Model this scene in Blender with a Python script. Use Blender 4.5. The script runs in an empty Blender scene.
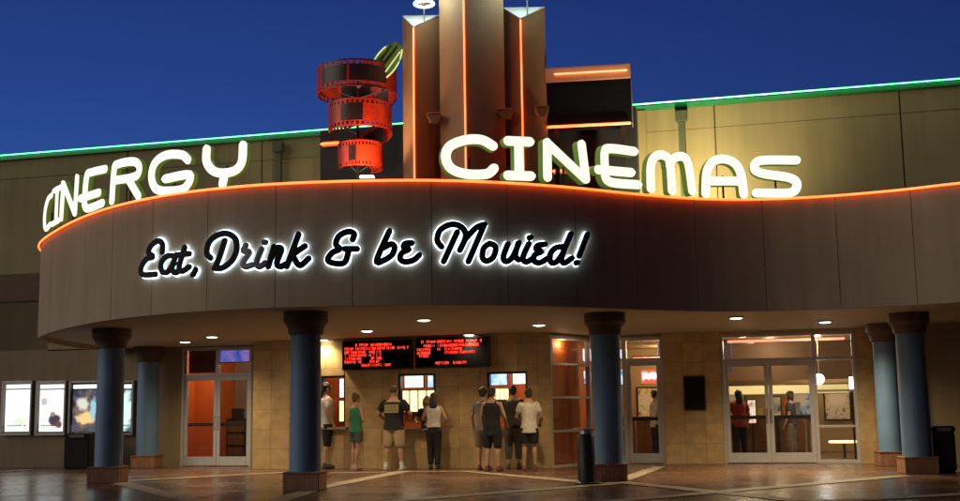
import bpy, bmesh, math, random
from mathutils import Vector, Matrix
random.seed(7)
sc = bpy.context.scene
col = sc.collection
R = math.radians

# ------------------------------------------------------------------ camera
FOC = 1165.0; ROLL = 0.015; HC = 1.25
PITCH = math.atan((411 - 250.5) / FOC)
cF = Vector((0, math.cos(PITCH), math.sin(PITCH)))
_R = Vector((1, 0, 0)); _U = Vector((0, -math.sin(PITCH), math.cos(PITCH)))
cR = math.cos(ROLL) * _R - math.sin(ROLL) * _U
cU = math.cos(ROLL) * _U + math.sin(ROLL) * _R
cO = Vector((0, 0, HC))
cam = bpy.data.cameras.new('camera')
camo = bpy.data.objects.new('camera', cam); col.objects.link(camo)
m = Matrix((cR, cU, -cF)).transposed().to_4x4(); m.translation = cO
camo.matrix_world = m
cam.sensor_width = 36; cam.lens = 36 * FOC / 960; cam.clip_end = 2000
sc.camera = camo

# ------------------------------------------------------------------ sky, sun, exposure
SUN_AZ = R(73)      # how far to the left of straight-behind-the-camera the light comes from
SUN_EL = R(15)
world = bpy.data.worlds.new('World'); sc.world = world; world.use_nodes = True
nt = world.node_tree; nt.nodes.clear()
sky = nt.nodes.new('ShaderNodeTexSky'); sky.sky_type = 'NISHITA'; sky.sun_disc = False
sky.sun_elevation = R(-4.0); sky.sun_rotation = R(-20)
sky.air_density = 1.0; sky.dust_density = 0.3; sky.ozone_density = 4.0
tint = nt.nodes.new('ShaderNodeMix'); tint.data_type = 'RGBA'; tint.blend_type = 'MULTIPLY'
tint.inputs[0].default_value = 1.0; tint.inputs[7].default_value = (0.55, 1.0, 1.15, 1)
bg = nt.nodes.new('ShaderNodeBackground'); bg.inputs[1].default_value = 2.0
wo = nt.nodes.new('ShaderNodeOutputWorld')
nt.links.new(sky.outputs[0], tint.inputs[6]); nt.links.new(tint.outputs[2], bg.inputs[0]); nt.links.new(bg.outputs[0], wo.inputs[0])
sun = bpy.data.lights.new('sun', 'SUN'); sun.energy = 1.05; sun.angle = R(55); sun.color = (1.0, 0.86, 0.70)
suno = bpy.data.objects.new('sun', sun); col.objects.link(suno)
Ldir = Vector((-math.sin(SUN_AZ) * math.cos(SUN_EL), -math.cos(SUN_AZ) * math.cos(SUN_EL), math.sin(SUN_EL)))
suno.rotation_euler = Ldir.to_track_quat('Z', 'Y').to_euler(); suno.location = Ldir * 60
sc.view_settings.view_transform = 'Standard'; sc.view_settings.look = 'None'
sc.view_settings.exposure = 0.0; sc.view_settings.gamma = 1.0
sc.render.engine = 'CYCLES'
sc.cycles.use_denoising = True
sc.cycles.max_bounces = 6; sc.cycles.transparent_max_bounces = 12
sc.cycles.sample_clamp_indirect = 4.0

# ------------------------------------------------------------------ survey helpers (pixel of the 960x501 photo -> point of the place)
def ray(x, y): return cF * FOC + cR * (x - 480) + cU * (250.5 - y)
def atz(x, y, z=0.0):
    d = ray(x, y); return cO + d * ((z - HC) / d.z)
def aty(x, y, Y):
    d = ray(x, y); return cO + d * (Y / d.y)

class Frame:
    """A vertical plane: u along it, o out of it towards the street, z up."""
    def __init__(s, x, y, deg):
        t = R(deg); s.p = Vector((x, y, 0)); s.u = Vector((math.cos(t), -math.sin(t), 0)); s.n = Vector((-math.sin(t), -math.cos(t), 0))
    def w(s, u, o, z): return s.p + s.u * u + s.n * o + Vector((0, 0, z))
    def px(s, x, y, o=0.0):
        d = ray(x, y); t = ((s.p + s.n * o - cO).dot(s.n)) / d.dot(s.n); P = cO + d * t
        return (P - s.p).dot(s.u), P.z
W = Frame(-12.57, 30.5, 14.6)

# ------------------------------------------------------------------ mesh builder
class MB:
    def __init__(s): s.v = []; s.f = []
    def add(s, vs, fs):
        b = len(s.v); s.v += [tuple(v) for v in vs]; s.f += [tuple(i + b for i in f) for f in fs]; return s
    def hexa(s, c):  # 8 corners: 0-3 bottom loop, 4-7 top loop
        return s.add(c, [(3, 2, 1, 0), (4, 5, 6, 7), (0, 1, 5, 4), (1, 2, 6, 5), (2, 3, 7, 6), (3, 0, 4, 7)])
    def box(s, x0, x1, y0, y1, z0, z1):
        return s.hexa([(x0, y0, z0), (x1, y0, z0), (x1, y1, z0), (x0, y1, z0), (x0, y0, z1), (x1, y0, z1), (x1, y1, z1), (x0, y1, z1)])
    def wbox(s, fr, u0, u1, o0, o1, z0, z1):
        return s.hexa([fr.w(u0, o1, z0), fr.w(u1, o1, z0), fr.w(u1, o0, z0), fr.w(u0, o0, z0), fr.w(u0, o1, z1), fr.w(u1, o1, z1), fr.w(u1, o0, z1), fr.w(u0, o0, z1)])
    def lathe(s, prof, n=32, c=(0, 0, 0)):
        vs = []; fs = []
        for (r, z) in prof:
            for i in range(n):
                a = 2 * math.pi * i / n; vs.append((c[0] + r * math.cos(a), c[1] + r * math.sin(a), c[2] + z))
        for k in range(len(prof) - 1):
            for i in range(n):
                j = (i + 1) % n; fs.append((k * n + i, k * n + j, (k + 1) * n + j, (k + 1) * n + i))
        fs.append(tuple(reversed(range(n)))); fs.append(tuple(range((len(prof) - 1) * n, len(prof) * n)))
        return s.add(vs, fs)
    def tube(s, pts, rad, n=8, side=None, caps=True):
        """rad: number, list, or list of (a,b); round ends when caps."""
        pts = [Vector(p) for p in pts]; N = len(pts)
        rr = rad if isinstance(rad, (list, tuple)) else [rad] * N
        rr = [q if isinstance(q, (tuple, list)) else (q, q) for q in rr]
        rings = []
        for i, p in enumerate(pts):
            t = (pts[min(i + 1, N - 1)] - pts[max(i - 1, 0)]).normalized()
            ref = Vector(side) if side is not None else (Vector((0, 0, 1)) if abs(t.z) < 0.9 else Vector((1, 0, 0)))
            b = t.cross(ref)
            if b.length < 1e-5: b = t.cross(Vector((0.3, 1, 0.2)))
            b.normalize(); a = b.cross(t).normalized()
            rings.append((p, t, a, b, rr[i]))
        out = []
        if caps:
            p, t, a, b, r = rings[0]; e = min(r)
            for k in (80, 50, 25): out.append((p - t * e * math.sin(R(k)), a, b, (r[0] * math.cos(R(k)), r[1] * math.cos(R(k)))))
        out += [(p, a, b, r) for (p, t, a, b, r) in rings]
        if caps:
            p, t, a, b, r = rings[-1]; e = min(r)
            for k in (25, 50, 80): out.append((p + t * e * math.sin(R(k)), a, b, (r[0] * math.cos(R(k)), r[1] * math.cos(R(k)))))
        vs = []; fs = []
        for (p, a, b, r) in out:
            for i in range(n):
                w = 2 * math.pi * i / n; vs.append(p + a * r[0] * math.cos(w) + b * r[1] * math.sin(w))
        for k in range(len(out) - 1):
            for i in range(n):
                j = (i + 1) % n; fs.append((k * n + i, k * n + j, (k + 1) * n + j, (k + 1) * n + i))
        fs.append(tuple(reversed(range(n)))); fs.append(tuple(range((len(out) - 1) * n, len(out) * n)))
        return s.add(vs, fs)
    def ball(s, c, rx, ry=None, rz=None, n=12):
        ry = ry or rx; rz = rz or rx
        vs = []; fs = []; m = n // 2
        for k in range(1, m):
            for i in range(n):
                a = 2 * math.pi * i / n; b = math.pi * k / m
                vs.append((c[0] + rx * math.sin(b) * math.cos(a), c[1] + ry * math.sin(b) * math.sin(a), c[2] - rz * math.cos(b)))
        for k in range(m - 2):
            for i in range(n):
                j = (i + 1) % n; fs.append((k * n + i, k * n + j, (k + 1) * n + j, (k + 1) * n + i))
        lo = len(vs); vs.append((c[0], c[1], c[2] - rz)); hi = len(vs); vs.append((c[0], c[1], c[2] + rz))
        for i in range(n):
            j = (i + 1) % n; fs.append((j, i, lo)); fs.append(((m - 2) * n + i, (m - 2) * n + j, hi))
        return s.add(vs, fs)
    def torus(s, c, Rr, r, n=32, k=8, ax=Vector((1, 0, 0)), ay=Vector((0, 1, 0))):
        az = ax.cross(ay); vs = []; fs = []
        for i in range(n):
            a = 2 * math.pi * i / n; d = ax * math.cos(a) + ay * math.sin(a)
            for j in range(k):
                b = 2 * math.pi * j / k; vs.append(Vector(c) + d * (Rr + r * math.cos(b)) + az * r * math.sin(b))
        for i in range(n):
            for j in range(k):
                i2 = (i + 1) % n; j2 = (j + 1) % k; fs.append((i * k + j, i2 * k + j, i2 * k + j2, i * k + j2))
        return s.add(vs, fs)
    def build(s, name, mat, parent=None, smooth=False, bevel=0.0):
        me = bpy.data.meshes.new(name); me.from_pydata(s.v, [], s.f); me.update()
        bm = bmesh.new(); bm.from_mesh(me); bmesh.ops.recalc_face_normals(bm, faces=bm.faces)
        if bevel:
            bmesh.ops.bevel(bm, geom=[e for e in bm.edges if e.is_manifold and e.calc_face_angle(0) > 0.5], offset=bevel, segments=2, affect='EDGES', clamp_overlap=True)
        bm.to_mesh(me); bm.free()
        if smooth:
            me.shade_smooth()
            try: me.set_sharp_from_angle(angle=R(40))
            except Exception: pass
        me.materials.append(mat)
        o = bpy.data.objects.new(name, me); col.objects.link(o)
        if parent is not None: adopt(o, parent)
        return o

def adopt(o, parent):
    o.parent = parent
    top = parent
    while top.parent: top = top.parent
    if parent is top: o.matrix_parent_inverse = Matrix.Translation(-top.location)
    else: o.matrix_parent_inverse = Matrix.Identity(4)   # parent part shares the world frame
def tag(o, label=None, cat=None, group=None, kind=None):
    if label: o['label'] = label
    if cat: o['category'] = cat
    if group: o['group'] = group
    if kind: o['kind'] = kind
    return o
def thing(name, label, cat, loc, group=None):
    o = bpy.data.objects.new(name, None); col.objects.link(o); o.location = loc; o.empty_display_size = 0.2
    return tag(o, label, cat, group)
def struct(o): o['kind'] = 'structure'; return o
def copy_tree(o, parent=None):
    c = o.copy(); col.objects.link(c)
    if parent is not None: c.parent = parent
    for ch in list(o.children): copy_tree(ch, c)
    return c
def lamp(name, kind, loc, energy, color, parent, **kw):
    l = bpy.data.lights.new(name, kind); l.energy = energy; l.color = color
    for k, v in kw.items(): setattr(l, k, v)
    o = bpy.data.objects.new(name, l); col.objects.link(o); o.location = loc
    if parent is not None: adopt(o, parent)
    return o

# ------------------------------------------------------------------ materials
def mat(name, base, rough=0.6, var=0.12, scale=6.0, bump=0.0, bscale=60.0, spec=0.5, metal=0.0, coat=0.0, streak=0.0):
    M = bpy.data.materials.new(name); M.use_nodes = True; t = M.node_tree; b = t.nodes['Principled BSDF']
    tc = t.nodes.new('ShaderNodeTexCoord'); tex = t.nodes.new('ShaderNodeTexNoise')
    tex.inputs['Scale'].default_value = scale; tex.inputs['Detail'].default_value = 6
    t.links.new(tc.outputs['Object'], tex.inputs['Vector'])
    r = t.nodes.new('ShaderNodeValToRGB'); c = Vector(base)
    r.color_ramp.elements[0].position = 0.3; r.color_ramp.elements[1].position = 0.7
    r.color_ramp.elements[0].color = (*(c * (1 - var)), 1); r.color_ramp.elements[1].color = (*(c * (1 + var)), 1)
    t.links.new(tex.outputs['Fac'], r.inputs['Fac'])
    oi = t.nodes.new('ShaderNodeObjectInfo'); mr = t.nodes.new('ShaderNodeMapRange')
    mr.inputs[3].default_value = 1 - var * 0.7; mr.inputs[4].default_value = 1 + var * 0.7
    t.links.new(oi.outputs['Random'], mr.inputs[0])
    mx = t.nodes.new('ShaderNodeMix'); mx.data_type = 'RGBA'; mx.blend_type = 'MULTIPLY'; mx.inputs[0].default_value = 1.0
    t.links.new(r.outputs['Color'], mx.inputs[6]); t.links.new(mr.outputs[0], mx.inputs[7])
    out = mx.outputs[2]
    if streak:
        mp = t.nodes.new('ShaderNodeMapping'); mp.inputs['Scale'].default_value = (5, 5, 0.35); t.links.new(tc.outputs['Object'], mp.inputs[0])
        n3 = t.nodes.new('ShaderNodeTexNoise'); n3.inputs['Scale'].default_value = 1.0; n3.inputs['Detail'].default_value = 5; t.links.new(mp.outputs[0], n3.inputs['Vector'])
        m3 = t.nodes.new('ShaderNodeMapRange'); m3.inputs[1].default_value = 0.3; m3.inputs[2].default_value = 0.75; m3.inputs[3].default_value = 1 + streak * 0.4; m3.inputs[4].default_value = 1 - streak; t.links.new(n3.outputs['Fac'], m3.inputs[0])
        m4 = t.nodes.new('ShaderNodeMix'); m4.data_type = 'RGBA'; m4.blend_type = 'MULTIPLY'; m4.inputs[0].default_value = 1.0
        t.links.new(out, m4.inputs[6]); t.links.new(m3.outputs[0], m4.inputs[7]); out = m4.outputs[2]
    t.links.new(out, b.inputs['Base Color'])
    b.inputs['Roughness'].default_value = rough; b.inputs['Metallic'].default_value = metal
    b.inputs['Specular IOR Level'].default_value = spec; b.inputs['Coat Weight'].default_value = coat
    if bump:
        n2 = t.nodes.new('ShaderNodeTexNoise'); n2.inputs['Scale'].default_value = bscale; n2.inputs['Detail'].default_value = 4
        t.links.new(tc.outputs['Object'], n2.inputs['Vector'])
        bp = t.nodes.new('ShaderNodeBump'); bp.inputs['Strength'].default_value = bump; bp.inputs['Distance'].default_value = 0.01
        t.links.new(n2.outputs['Fac'], bp.inputs['Height']); t.links.new(bp.outputs['Normal'], b.inputs['Normal'])
    return M
def emit(name, color, strength, base=(0.8, 0.8, 0.8)):
    M = bpy.data.materials.new(name); M.use_nodes = True; b = M.node_tree.nodes['Principled BSDF']
    b.inputs['Base Color'].default_value = (*base, 1); b.inputs['Roughness'].default_value = 0.4
    b.inputs['Emission Color'].default_value = (*color, 1); b.inputs['Emission Strength'].default_value = strength
    return M
def glass(name, tintc=(0.93, 0.95, 0.93)):
    M = bpy.data.materials.new(name); M.use_nodes = True; t = M.node_tree; t.nodes.clear()
    o = t.nodes.new('ShaderNodeOutputMaterial'); tr = t.nodes.new('ShaderNodeBsdfTransparent'); tr.inputs[0].default_value = (*tintc, 1)
    g = t.nodes.new('ShaderNodeBsdfGlossy'); g.inputs['Roughness'].default_value = 0.02
    lw = t.nodes.new('ShaderNodeLayerWeight'); lw.inputs[0].default_value = 0.5
    pw = t.nodes.new('ShaderNodeMath'); pw.operation = 'POWER'; pw.inputs[1].default_value = 5; t.links.new(lw.outputs['Facing'], pw.inputs[0])
    fr = t.nodes.new('ShaderNodeMath'); fr.operation = 'MULTIPLY_ADD'; fr.inputs[1].default_value = 0.9; fr.inputs[2].default_value = 0.045; t.links.new(pw.outputs[0], fr.inputs[0])
    mxs = t.nodes.new('ShaderNodeMixShader'); t.links.new(fr.outputs[0], mxs.inputs[0]); t.links.new(tr.outputs[0], mxs.inputs[1]); t.links.new(g.outputs[0], mxs.inputs[2])
    t.links.new(mxs.outputs[0], o.inputs[0]); return M

M = {}
M['fascia'] = mat('fascia_stucco', (0.355, 0.28, 0.185), 0.75, 0.06, 1.5, 0.25, 90, streak=0.14)
M['soffit'] = mat('soffit_plaster', (0.43, 0.37, 0.26), 0.7, 0.05, 2, 0.15, 60)
M['roof'] = mat('roof_membrane', (0.12, 0.11, 0.10), 0.9, 0.15, 3)
M['upper'] = mat('upper_stucco', (0.34, 0.30, 0.15), 0.8, 0.07, 0.8, 0.25, 70, streak=0.14)
M['lower'] = mat('lower_stucco', (0.27, 0.215, 0.135), 0.75, 0.07, 1.2, 0.2, 70, streak=0.12)
M['band'] = mat('brown_band', (0.12, 0.06, 0.04), 0.7, 0.12, 3, 0.2)
M['tile'] = mat('travertine_tile', (0.48, 0.345, 0.18), 0.22, 0.14, 5, 0.06, 30)
M['grout'] = mat('grout', (0.22, 0.17, 0.11), 0.9, 0.1)
M['cap'] = mat('parapet_cap', (0.04, 0.30, 0.11), 0.45, 0.06)
M['pipe'] = mat('downspout_paint', (0.10, 0.12, 0.07), 0.5, 0.1)
M['shaft'] = mat('blue_column_paint', (0.125, 0.235, 0.41), 0.55, 0.10, 2.5, 0.1, 40, streak=0.12)
M['capital'] = mat('capital_brown', (0.10, 0.065, 0.05), 0.6, 0.15, 5, 0.15)
M['alu'] = mat('door_aluminium', (0.55, 0.55, 0.57), 0.4, 0.05, 8, metal=0.3)
M['dark'] = mat('dark_metal', (0.018, 0.018, 0.02), 0.45, 0.2, 8)
M['black'] = mat('black_letter_acrylic', (0.008, 0.009, 0.011), 0.6, 0.2, 8, spec=0.15)
M['greyface'] = mat('grey_reflection_face', (0.16, 0.165, 0.17), 0.4, 0.5, 30)  # grey sheen reflected by two script letters, put into the colour
M['tower'] = mat('tower_stucco', (0.38, 0.215, 0.10), 0.75, 0.06, 2, 0.25, 60)
M['white'] = mat('white_panel', (0.78, 0.80, 0.78), 0.5, 0.03)
M['navy'] = mat('dark_backing', (0.018, 0.02, 0.028), 0.6, 0.2, 2)
M['orangebox'] = mat('orange_sign_trim', (0.85, 0.42, 0.24), 0.5, 0.05)
M['film'] = mat('red_film', (0.62, 0.04, 0.010), 0.4, 0.25, 5)
M['frame_in'] = mat('film_print_and_shade', (0.03, 0.012, 0.012), 0.4, 0.3, 6)
M['lime'] = mat('lime_paint', (0.10, 0.22, 0.05), 0.5, 0.15, 6)
M['steel'] = mat('galvanised_steel', (0.45, 0.45, 0.44), 0.35, 0.1, 12, metal=0.7)
M['orange_wall'] = mat('orange_wall', (0.58, 0.13, 0.03), 0.6, 0.06, 2)
M['cream_wall'] = mat('cream_wall', (0.55, 0.42, 0.24), 0.6, 0.05, 2)
M['purple_wall'] = mat('purple_wall', (0.10, 0.06, 0.16), 0.6, 0.08, 2)
M['lobby_floor'] = mat('lobby_carpet', (0.16, 0.10, 0.06), 0.5, 0.3, 4)
M['wood'] = mat('counter_wood', (0.16, 0.075, 0.035), 0.35, 0.25, 9)
M['ledge'] = mat('ledge_stone', (0.30, 0.25, 0.19), 0.25, 0.15, 14)
M['band_concrete'] = mat('pale_concrete', (0.36, 0.31, 0.22), 0.55, 0.16, 3, 0.15, 40)
M['glass'] = glass('window_glass')
M['poster_frame'] = mat('poster_frame', (0.35, 0.34, 0.32), 0.4, 0.05, metal=0.5)
M['e_letter'] = emit('letter_light', (0.97, 1.0, 0.80), 1.08)
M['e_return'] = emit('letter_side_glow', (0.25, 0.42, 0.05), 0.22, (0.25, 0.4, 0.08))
M['e_halo'] = emit('halo_led', (0.55, 0.76, 1.0), 4.2)
M['e_orange'] = emit('neon_orange', (1.0, 0.10, 0.012), 5.0)
M['e_amber'] = emit('neon_amber', (1.0, 0.26, 0.08), 2.6)
M['e_green'] = emit('neon_green', (0.12, 1.0, 0.27), 3.0)
M['e_lime'] = emit('neon_lime', (0.62, 0.9, 0.25), 0.7)
M['e_ring'] = emit('ring_light', (0.75, 1.0, 0.97), 1.7)
M['e_down'] = emit('downlight_lens', (1.0, 0.86, 0.60), 14.0)
M['e_flood'] = emit('flood_lens', (1.0, 0.93, 0.75), 10.0)
M['e_red'] = emit('led_red', (1.0, 0.04, 0.022), 2.2, (0.15, 0.0, 0.0))
M['e_redneon'] = emit('neon_red', (1.0, 0.045, 0.035), 0.9)
M['e_screen'] = emit('screen_white', (0.88, 0.95, 1.0), 1.6)
M['e_screenb'] = emit('screen_blue', (0.25, 0.5, 0.95), 1.1)
M['e_warm'] = emit('warm_glow_panel', (1.0, 0.72, 0.36), 2.2)
M['e_globe'] = emit('globe_lamp', (0.85, 0.95, 1.0), 4.5)

def paver_mat():
    Mt = bpy.data.materials.new('plaza_pavers'); Mt.use_nodes = True; t = Mt.node_tree; b = t.nodes['Principled BSDF']
    tc = t.nodes.new('ShaderNodeTexCoord'); mp = t.nodes.new('ShaderNodeMapping'); mp.inputs['Rotation'].default_value[2] = R(31)
    t.links.new(tc.outputs['Object'], mp.inputs[0])
    br = t.nodes.new('ShaderNodeTexBrick'); br.inputs['Scale'].default_value = 1.0
    br.inputs['Brick Width'].default_value = 0.42; br.inputs['Row Height'].default_value = 0.21; br.inputs['Mortar Size'].default_value = 0.009
    br.inputs['Color1'].default_value = (0.165, 0.085, 0.048, 1); br.inputs['Color2'].default_value = (0.105, 0.056, 0.034, 1); br.inputs['Mortar'].default_value = (0.035, 0.027, 0.02, 1)
    t.links.new(mp.outputs[0], br.inputs['Vector'])
    n = t.nodes.new('ShaderNodeTexNoise'); n.inputs['Scale'].default_value = 0.7; n.inputs['Detail'].default_value = 7; t.links.new(tc.outputs['Object'], n.inputs['Vector'])
    mx = t.nodes.new('ShaderNodeMix'); mx.data_type = 'RGBA'; mx.blend_type = 'OVERLAY'; mx.inputs[0].default_value = 0.75
    t.links.new(br.outputs['Color'], mx.inputs[6]); t.links.new(n.outputs['Fac'], mx.inputs[7]); t.links.new(mx.outputs[2], b.inputs['Base Color'])
    rr = t.nodes.new('ShaderNodeMapRange'); rr.inputs[3].default_value = 0.10; rr.inputs[4].default_value = 0.42
    t.links.new(n.outputs['Fac'], rr.inputs[0]); t.links.new(rr.outputs[0], b.inputs['Roughness'])
    bp = t.nodes.new('ShaderNodeBump'); bp.inputs['Strength'].default_value = 0.35; bp.inputs['Distance'].default_value = 0.006
    t.links.new(br.outputs['Fac'], bp.inputs['Height']); bp.invert = True; t.links.new(bp.outputs['Normal'], b.inputs['Normal'])
    return Mt
M['paver'] = paver_mat()
def brick_mat():
    Mt = bpy.data.materials.new('plinth_brick'); Mt.use_nodes = True; t = Mt.node_tree; b = t.nodes['Principled BSDF']
    tc = t.nodes.new('ShaderNodeTexCoord'); mp = t.nodes.new('ShaderNodeMapping'); mp.inputs['Rotation'].default_value = (0, 0, 0)
    sx = t.nodes.new('ShaderNodeSeparateXYZ'); cb = t.nodes.new('ShaderNodeCombineXYZ'); ad = t.nodes.new('ShaderNodeMath'); ad.operation = 'ADD'
    t.links.new(tc.outputs['Object'], sx.inputs[0]); t.links.new(sx.outputs[0], ad.inputs[0]); t.links.new(sx.outputs[1], ad.inputs[1])
    t.links.new(sx.outputs[2], cb.inputs[0]); t.links.new(ad.outputs[0], cb.inputs[1])
    br = t.nodes.new('ShaderNodeTexBrick'); br.inputs['Scale'].default_value = 1.0; br.inputs['Brick Width'].default_value = 0.21; br.inputs['Row Height'].default_value = 0.075; br.inputs['Mortar Size'].default_value = 0.006
    br.inputs['Color1'].default_value = (0.32, 0.16, 0.09, 1); br.inputs['Color2'].default_value = (0.24, 0.12, 0.07, 1); br.inputs['Mortar'].default_value = (0.20, 0.11, 0.07, 1)
    t.links.new(cb.outputs[0], br.inputs['Vector']); t.links.new(br.outputs['Color'], b.inputs['Base Color']); b.inputs['Roughness'].default_value = 0.7
    bp = t.nodes.new('ShaderNodeBump'); bp.invert = True; bp.inputs['Strength'].default_value = 0.5; bp.inputs['Distance'].default_value = 0.008
    t.links.new(br.outputs['Fac'], bp.inputs['Height']); t.links.new(bp.outputs['Normal'], b.inputs['Normal'])
    return Mt
M['brick'] = brick_mat()
def poster_mat(name, stops, scale, strength, seed, figure=None):
    """backlit print: soft blotches in a colour ramp, and optionally a lit figure shape in the middle"""
    Mt = bpy.data.materials.new(name); Mt.use_nodes = True; t = Mt.node_tree; b = t.nodes['Principled BSDF']
    tc = t.nodes.new('ShaderNodeTexCoord'); mp = t.nodes.new('ShaderNodeMapping'); mp.inputs['Location'].default_value = (seed, seed * 2.3, seed * 0.7)
    n = t.nodes.new('ShaderNodeTexNoise'); n.inputs['Scale'].default_value = scale; n.inputs['Detail'].default_value = 4; n.inputs['Distortion'].default_value = 0.4
    t.links.new(tc.outputs['Object'], mp.inputs[0]); t.links.new(mp.outputs[0], n.inputs['Vector'])
    r = t.nodes.new('ShaderNodeValToRGB'); cr = r.color_ramp
    cr.elements[0].position, cr.elements[0].color = stops[0][0], (*stops[0][1], 1); cr.elements[1].position, cr.elements[1].color = stops[-1][0], (*stops[-1][1], 1)
    for p_, c_ in stops[1:-1]: e = cr.elements.new(p_); e.color = (*c_, 1)
    t.links.new(n.outputs['Fac'], r.inputs['Fac']); out = r.outputs['Color']
    for (cx, cz, rx, rz, c_) in (figure or []):
        m2 = t.nodes.new('ShaderNodeMapping'); m2.inputs['Location'].default_value = (-cx / rx, 0, -cz / rz); m2.inputs['Scale'].default_value = (1 / rx, 0, 1 / rz)
        t.links.new(tc.outputs['Generated'], m2.inputs[0])
        gs = t.nodes.new('ShaderNodeTexGradient'); gs.gradient_type = 'SPHERICAL'; t.links.new(m2.outputs[0], gs.inputs[0])
        ad = t.nodes.new('ShaderNodeMath'); ad.operation = 'MULTIPLY_ADD'; ad.inputs[1].default_value = 0.9; ad.inputs[2].default_value = -0.45; t.links.new(n.outputs['Fac'], ad.inputs[0])
        ac = t.nodes.new('ShaderNodeMath'); ac.operation = 'ADD'; t.links.new(gs.outputs['Fac'], ac.inputs[0]); t.links.new(ad.outputs[0], ac.inputs[1])
        mr = t.nodes.new('ShaderNodeMapRange'); mr.inputs[1].default_value = 0.2; mr.inputs[2].default_value = 0.5; t.links.new(ac.outputs[0], mr.inputs[0])
        mx = t.nodes.new('ShaderNodeMix'); mx.data_type = 'RGBA'; t.links.new(mr.outputs[0], mx.inputs[0]); t.links.new(out, mx.inputs[6]); mx.inputs[7].default_value = (*c_, 1); out = mx.outputs[2]
    t.links.new(out, b.inputs['Emission Color']); t.links.new(out, b.inputs['Base Color'])
    b.inputs['Emission Strength'].default_value = strength; b.inputs['Roughness'].default_value = 0.2
    return Mt

# ------------------------------------------------------------------ curve of the canopy front, in plan
CTRL = [(-9.15, 30.0), (-9.4, 28.2), (-9.45, 26.2), (-9.1, 23.9), (-7.85, 21.6), (-6.45, 19.7), (-5.12, 18.5), (-3.9, 17.86), (-2.74, 17.56), (-1.22, 17.48), (0.0, 17.68), (1.26, 18.17),
        (2.63, 18.96), (3.7, 19.45), (4.76, 19.6), (5.85, 19.4), (6.9, 18.94), (7.66, 18.43), (8.7, 17.85), (10.0, 17.6), (11.4, 18.3), (12.3, 20.0), (12.6, 24.3)]
def catmull(P, k=12):
    P = [Vector(p) for p in P]; out = []
    for i in range(len(P) - 1):
        p0 = P[max(i - 1, 0)]; p1 = P[i]; p2 = P[i + 1]; p3 = P[min(i + 2, len(P) - 1)]
        for j in range(k):
            t = j / k
            out.append(0.5 * ((2 * p1) + (p2 - p0) * t + (2 * p0 - 5 * p1 + 4 * p2 - p3) * t * t + (3 * p1 - p0 - 3 * p2 + p3) * t ** 3))
    out.append(P[-1]); return out
def resample(P, d):
    L = [0.0]
    for a, b in zip(P, P[1:]): L.append(L[-1] + (b - a).length)
    n = max(2, int(round(L[-1] / d))); out = []; k = 0
    for i in range(n + 1):
        s = L[-1] * i / n
        while k < len(P) - 2 and L[k + 1] < s: k += 1
        f = (s - L[k]) / max(1e-9, L[k + 1] - L[k]); out.append(P[k].lerp(P[k + 1], f))
    return out
CURVE = resample([Vector((p.x, p.y, 0)) for p in catmull([(x, y, 0) for x, y in CTRL], 16)], 0.06)
def cnorm(i):
    t = (CURVE[min(i + 1, len(CURVE) - 1)] - CURVE[max(i - 1, 0)]).normalized()
    return Vector((t.y, -t.x, 0))
CN = [cnorm(i) for i in range(len(CURVE))]
def offset_curve(o): return [CURVE[i] + CN[i] * o for i in range(len(CURVE))]
_oc = {}
def onc(px, py, o):
    """point of the ray through a pixel on the canopy front shifted outwards by o; also its outward normal"""
    if o not in _oc: _oc[o] = offset_curve(o)
    C = _oc[o]; d = ray(px, py); best = None
    for i in range(40, len(C) - 1):
        a, b = C[i], C[i + 1]
        ca = d.x * a.y - d.y * a.x; cb = d.x * b.y - d.y * b.x
        if ca * cb <= 0 and ca != cb:
            f = ca / (ca - cb); p = a.lerp(b, f)
            if best is None or p.y < best[0].y: best = (p, CN[i])
    if best is None:
        # beyond the left tip: slide along the tangent
        i = min(range(40, len(C)), key=lambda k: C[k].x / C[k].y); best = (C[i], CN[i])
    p, n = best; t = p.y / d.y
    return Vector((p.x, p.y, HC + d.z * t)), n
ZB, ZT, ZS = 2.85, 4.75, 2.95     # bottom and top of the fascia, soffit
SKIN = 0.10                        # fascia panels are this thick

# ------------------------------------------------------------------ ground
g = MB(); g.add([(-300, -100, 0), (300, -100, 0), (300, 500, 0), (-300, 500, 0)], [(0, 1, 2, 3)])
ground = struct(g.build('ground', M['paver']))
BANDS = [((-40, 473.5), (30, 469.5), 0.5), ((118, 482.5), (215, 506), 0.34), ((120, 481), (300, 471.5), 0.34), ((255, 508), (330, 484), 0.34), ((318, 488), (405, 471), 0.34),
         ((330, 473), (480, 471), 0.30), ((330, 506), (612, 484), 0.34), ((468, 471.5), (600, 483.5), 0.34), ((618, 482), (800, 501), 0.34), ((612, 484), (660, 466.5), 0.3),
         ((560, 506), (905, 476), 0.34), ((760, 505), (1010, 492), 0.34)]
zz = 0.004
for k, ((x0, y0), (x1, y1), wd) in enumerate(BANDS):
    a = atz(x0, y0); b = atz(x1, y1); t = (b - a).normalized(); s_ = Vector((t.y, -t.x, 0)) * wd * 0.5
    z = zz + 0.0006 * k
    q = MB().add([a - s_ + Vector((0, 0, z)), a + s_ + Vector((0, 0, z)), b + s_ + Vector((0, 0, z)), b - s_ + Vector((0, 0, z))], [(0, 1, 2, 3)])
    o = q.build('paving_band', M['band_concrete']); o.parent = ground

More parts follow.
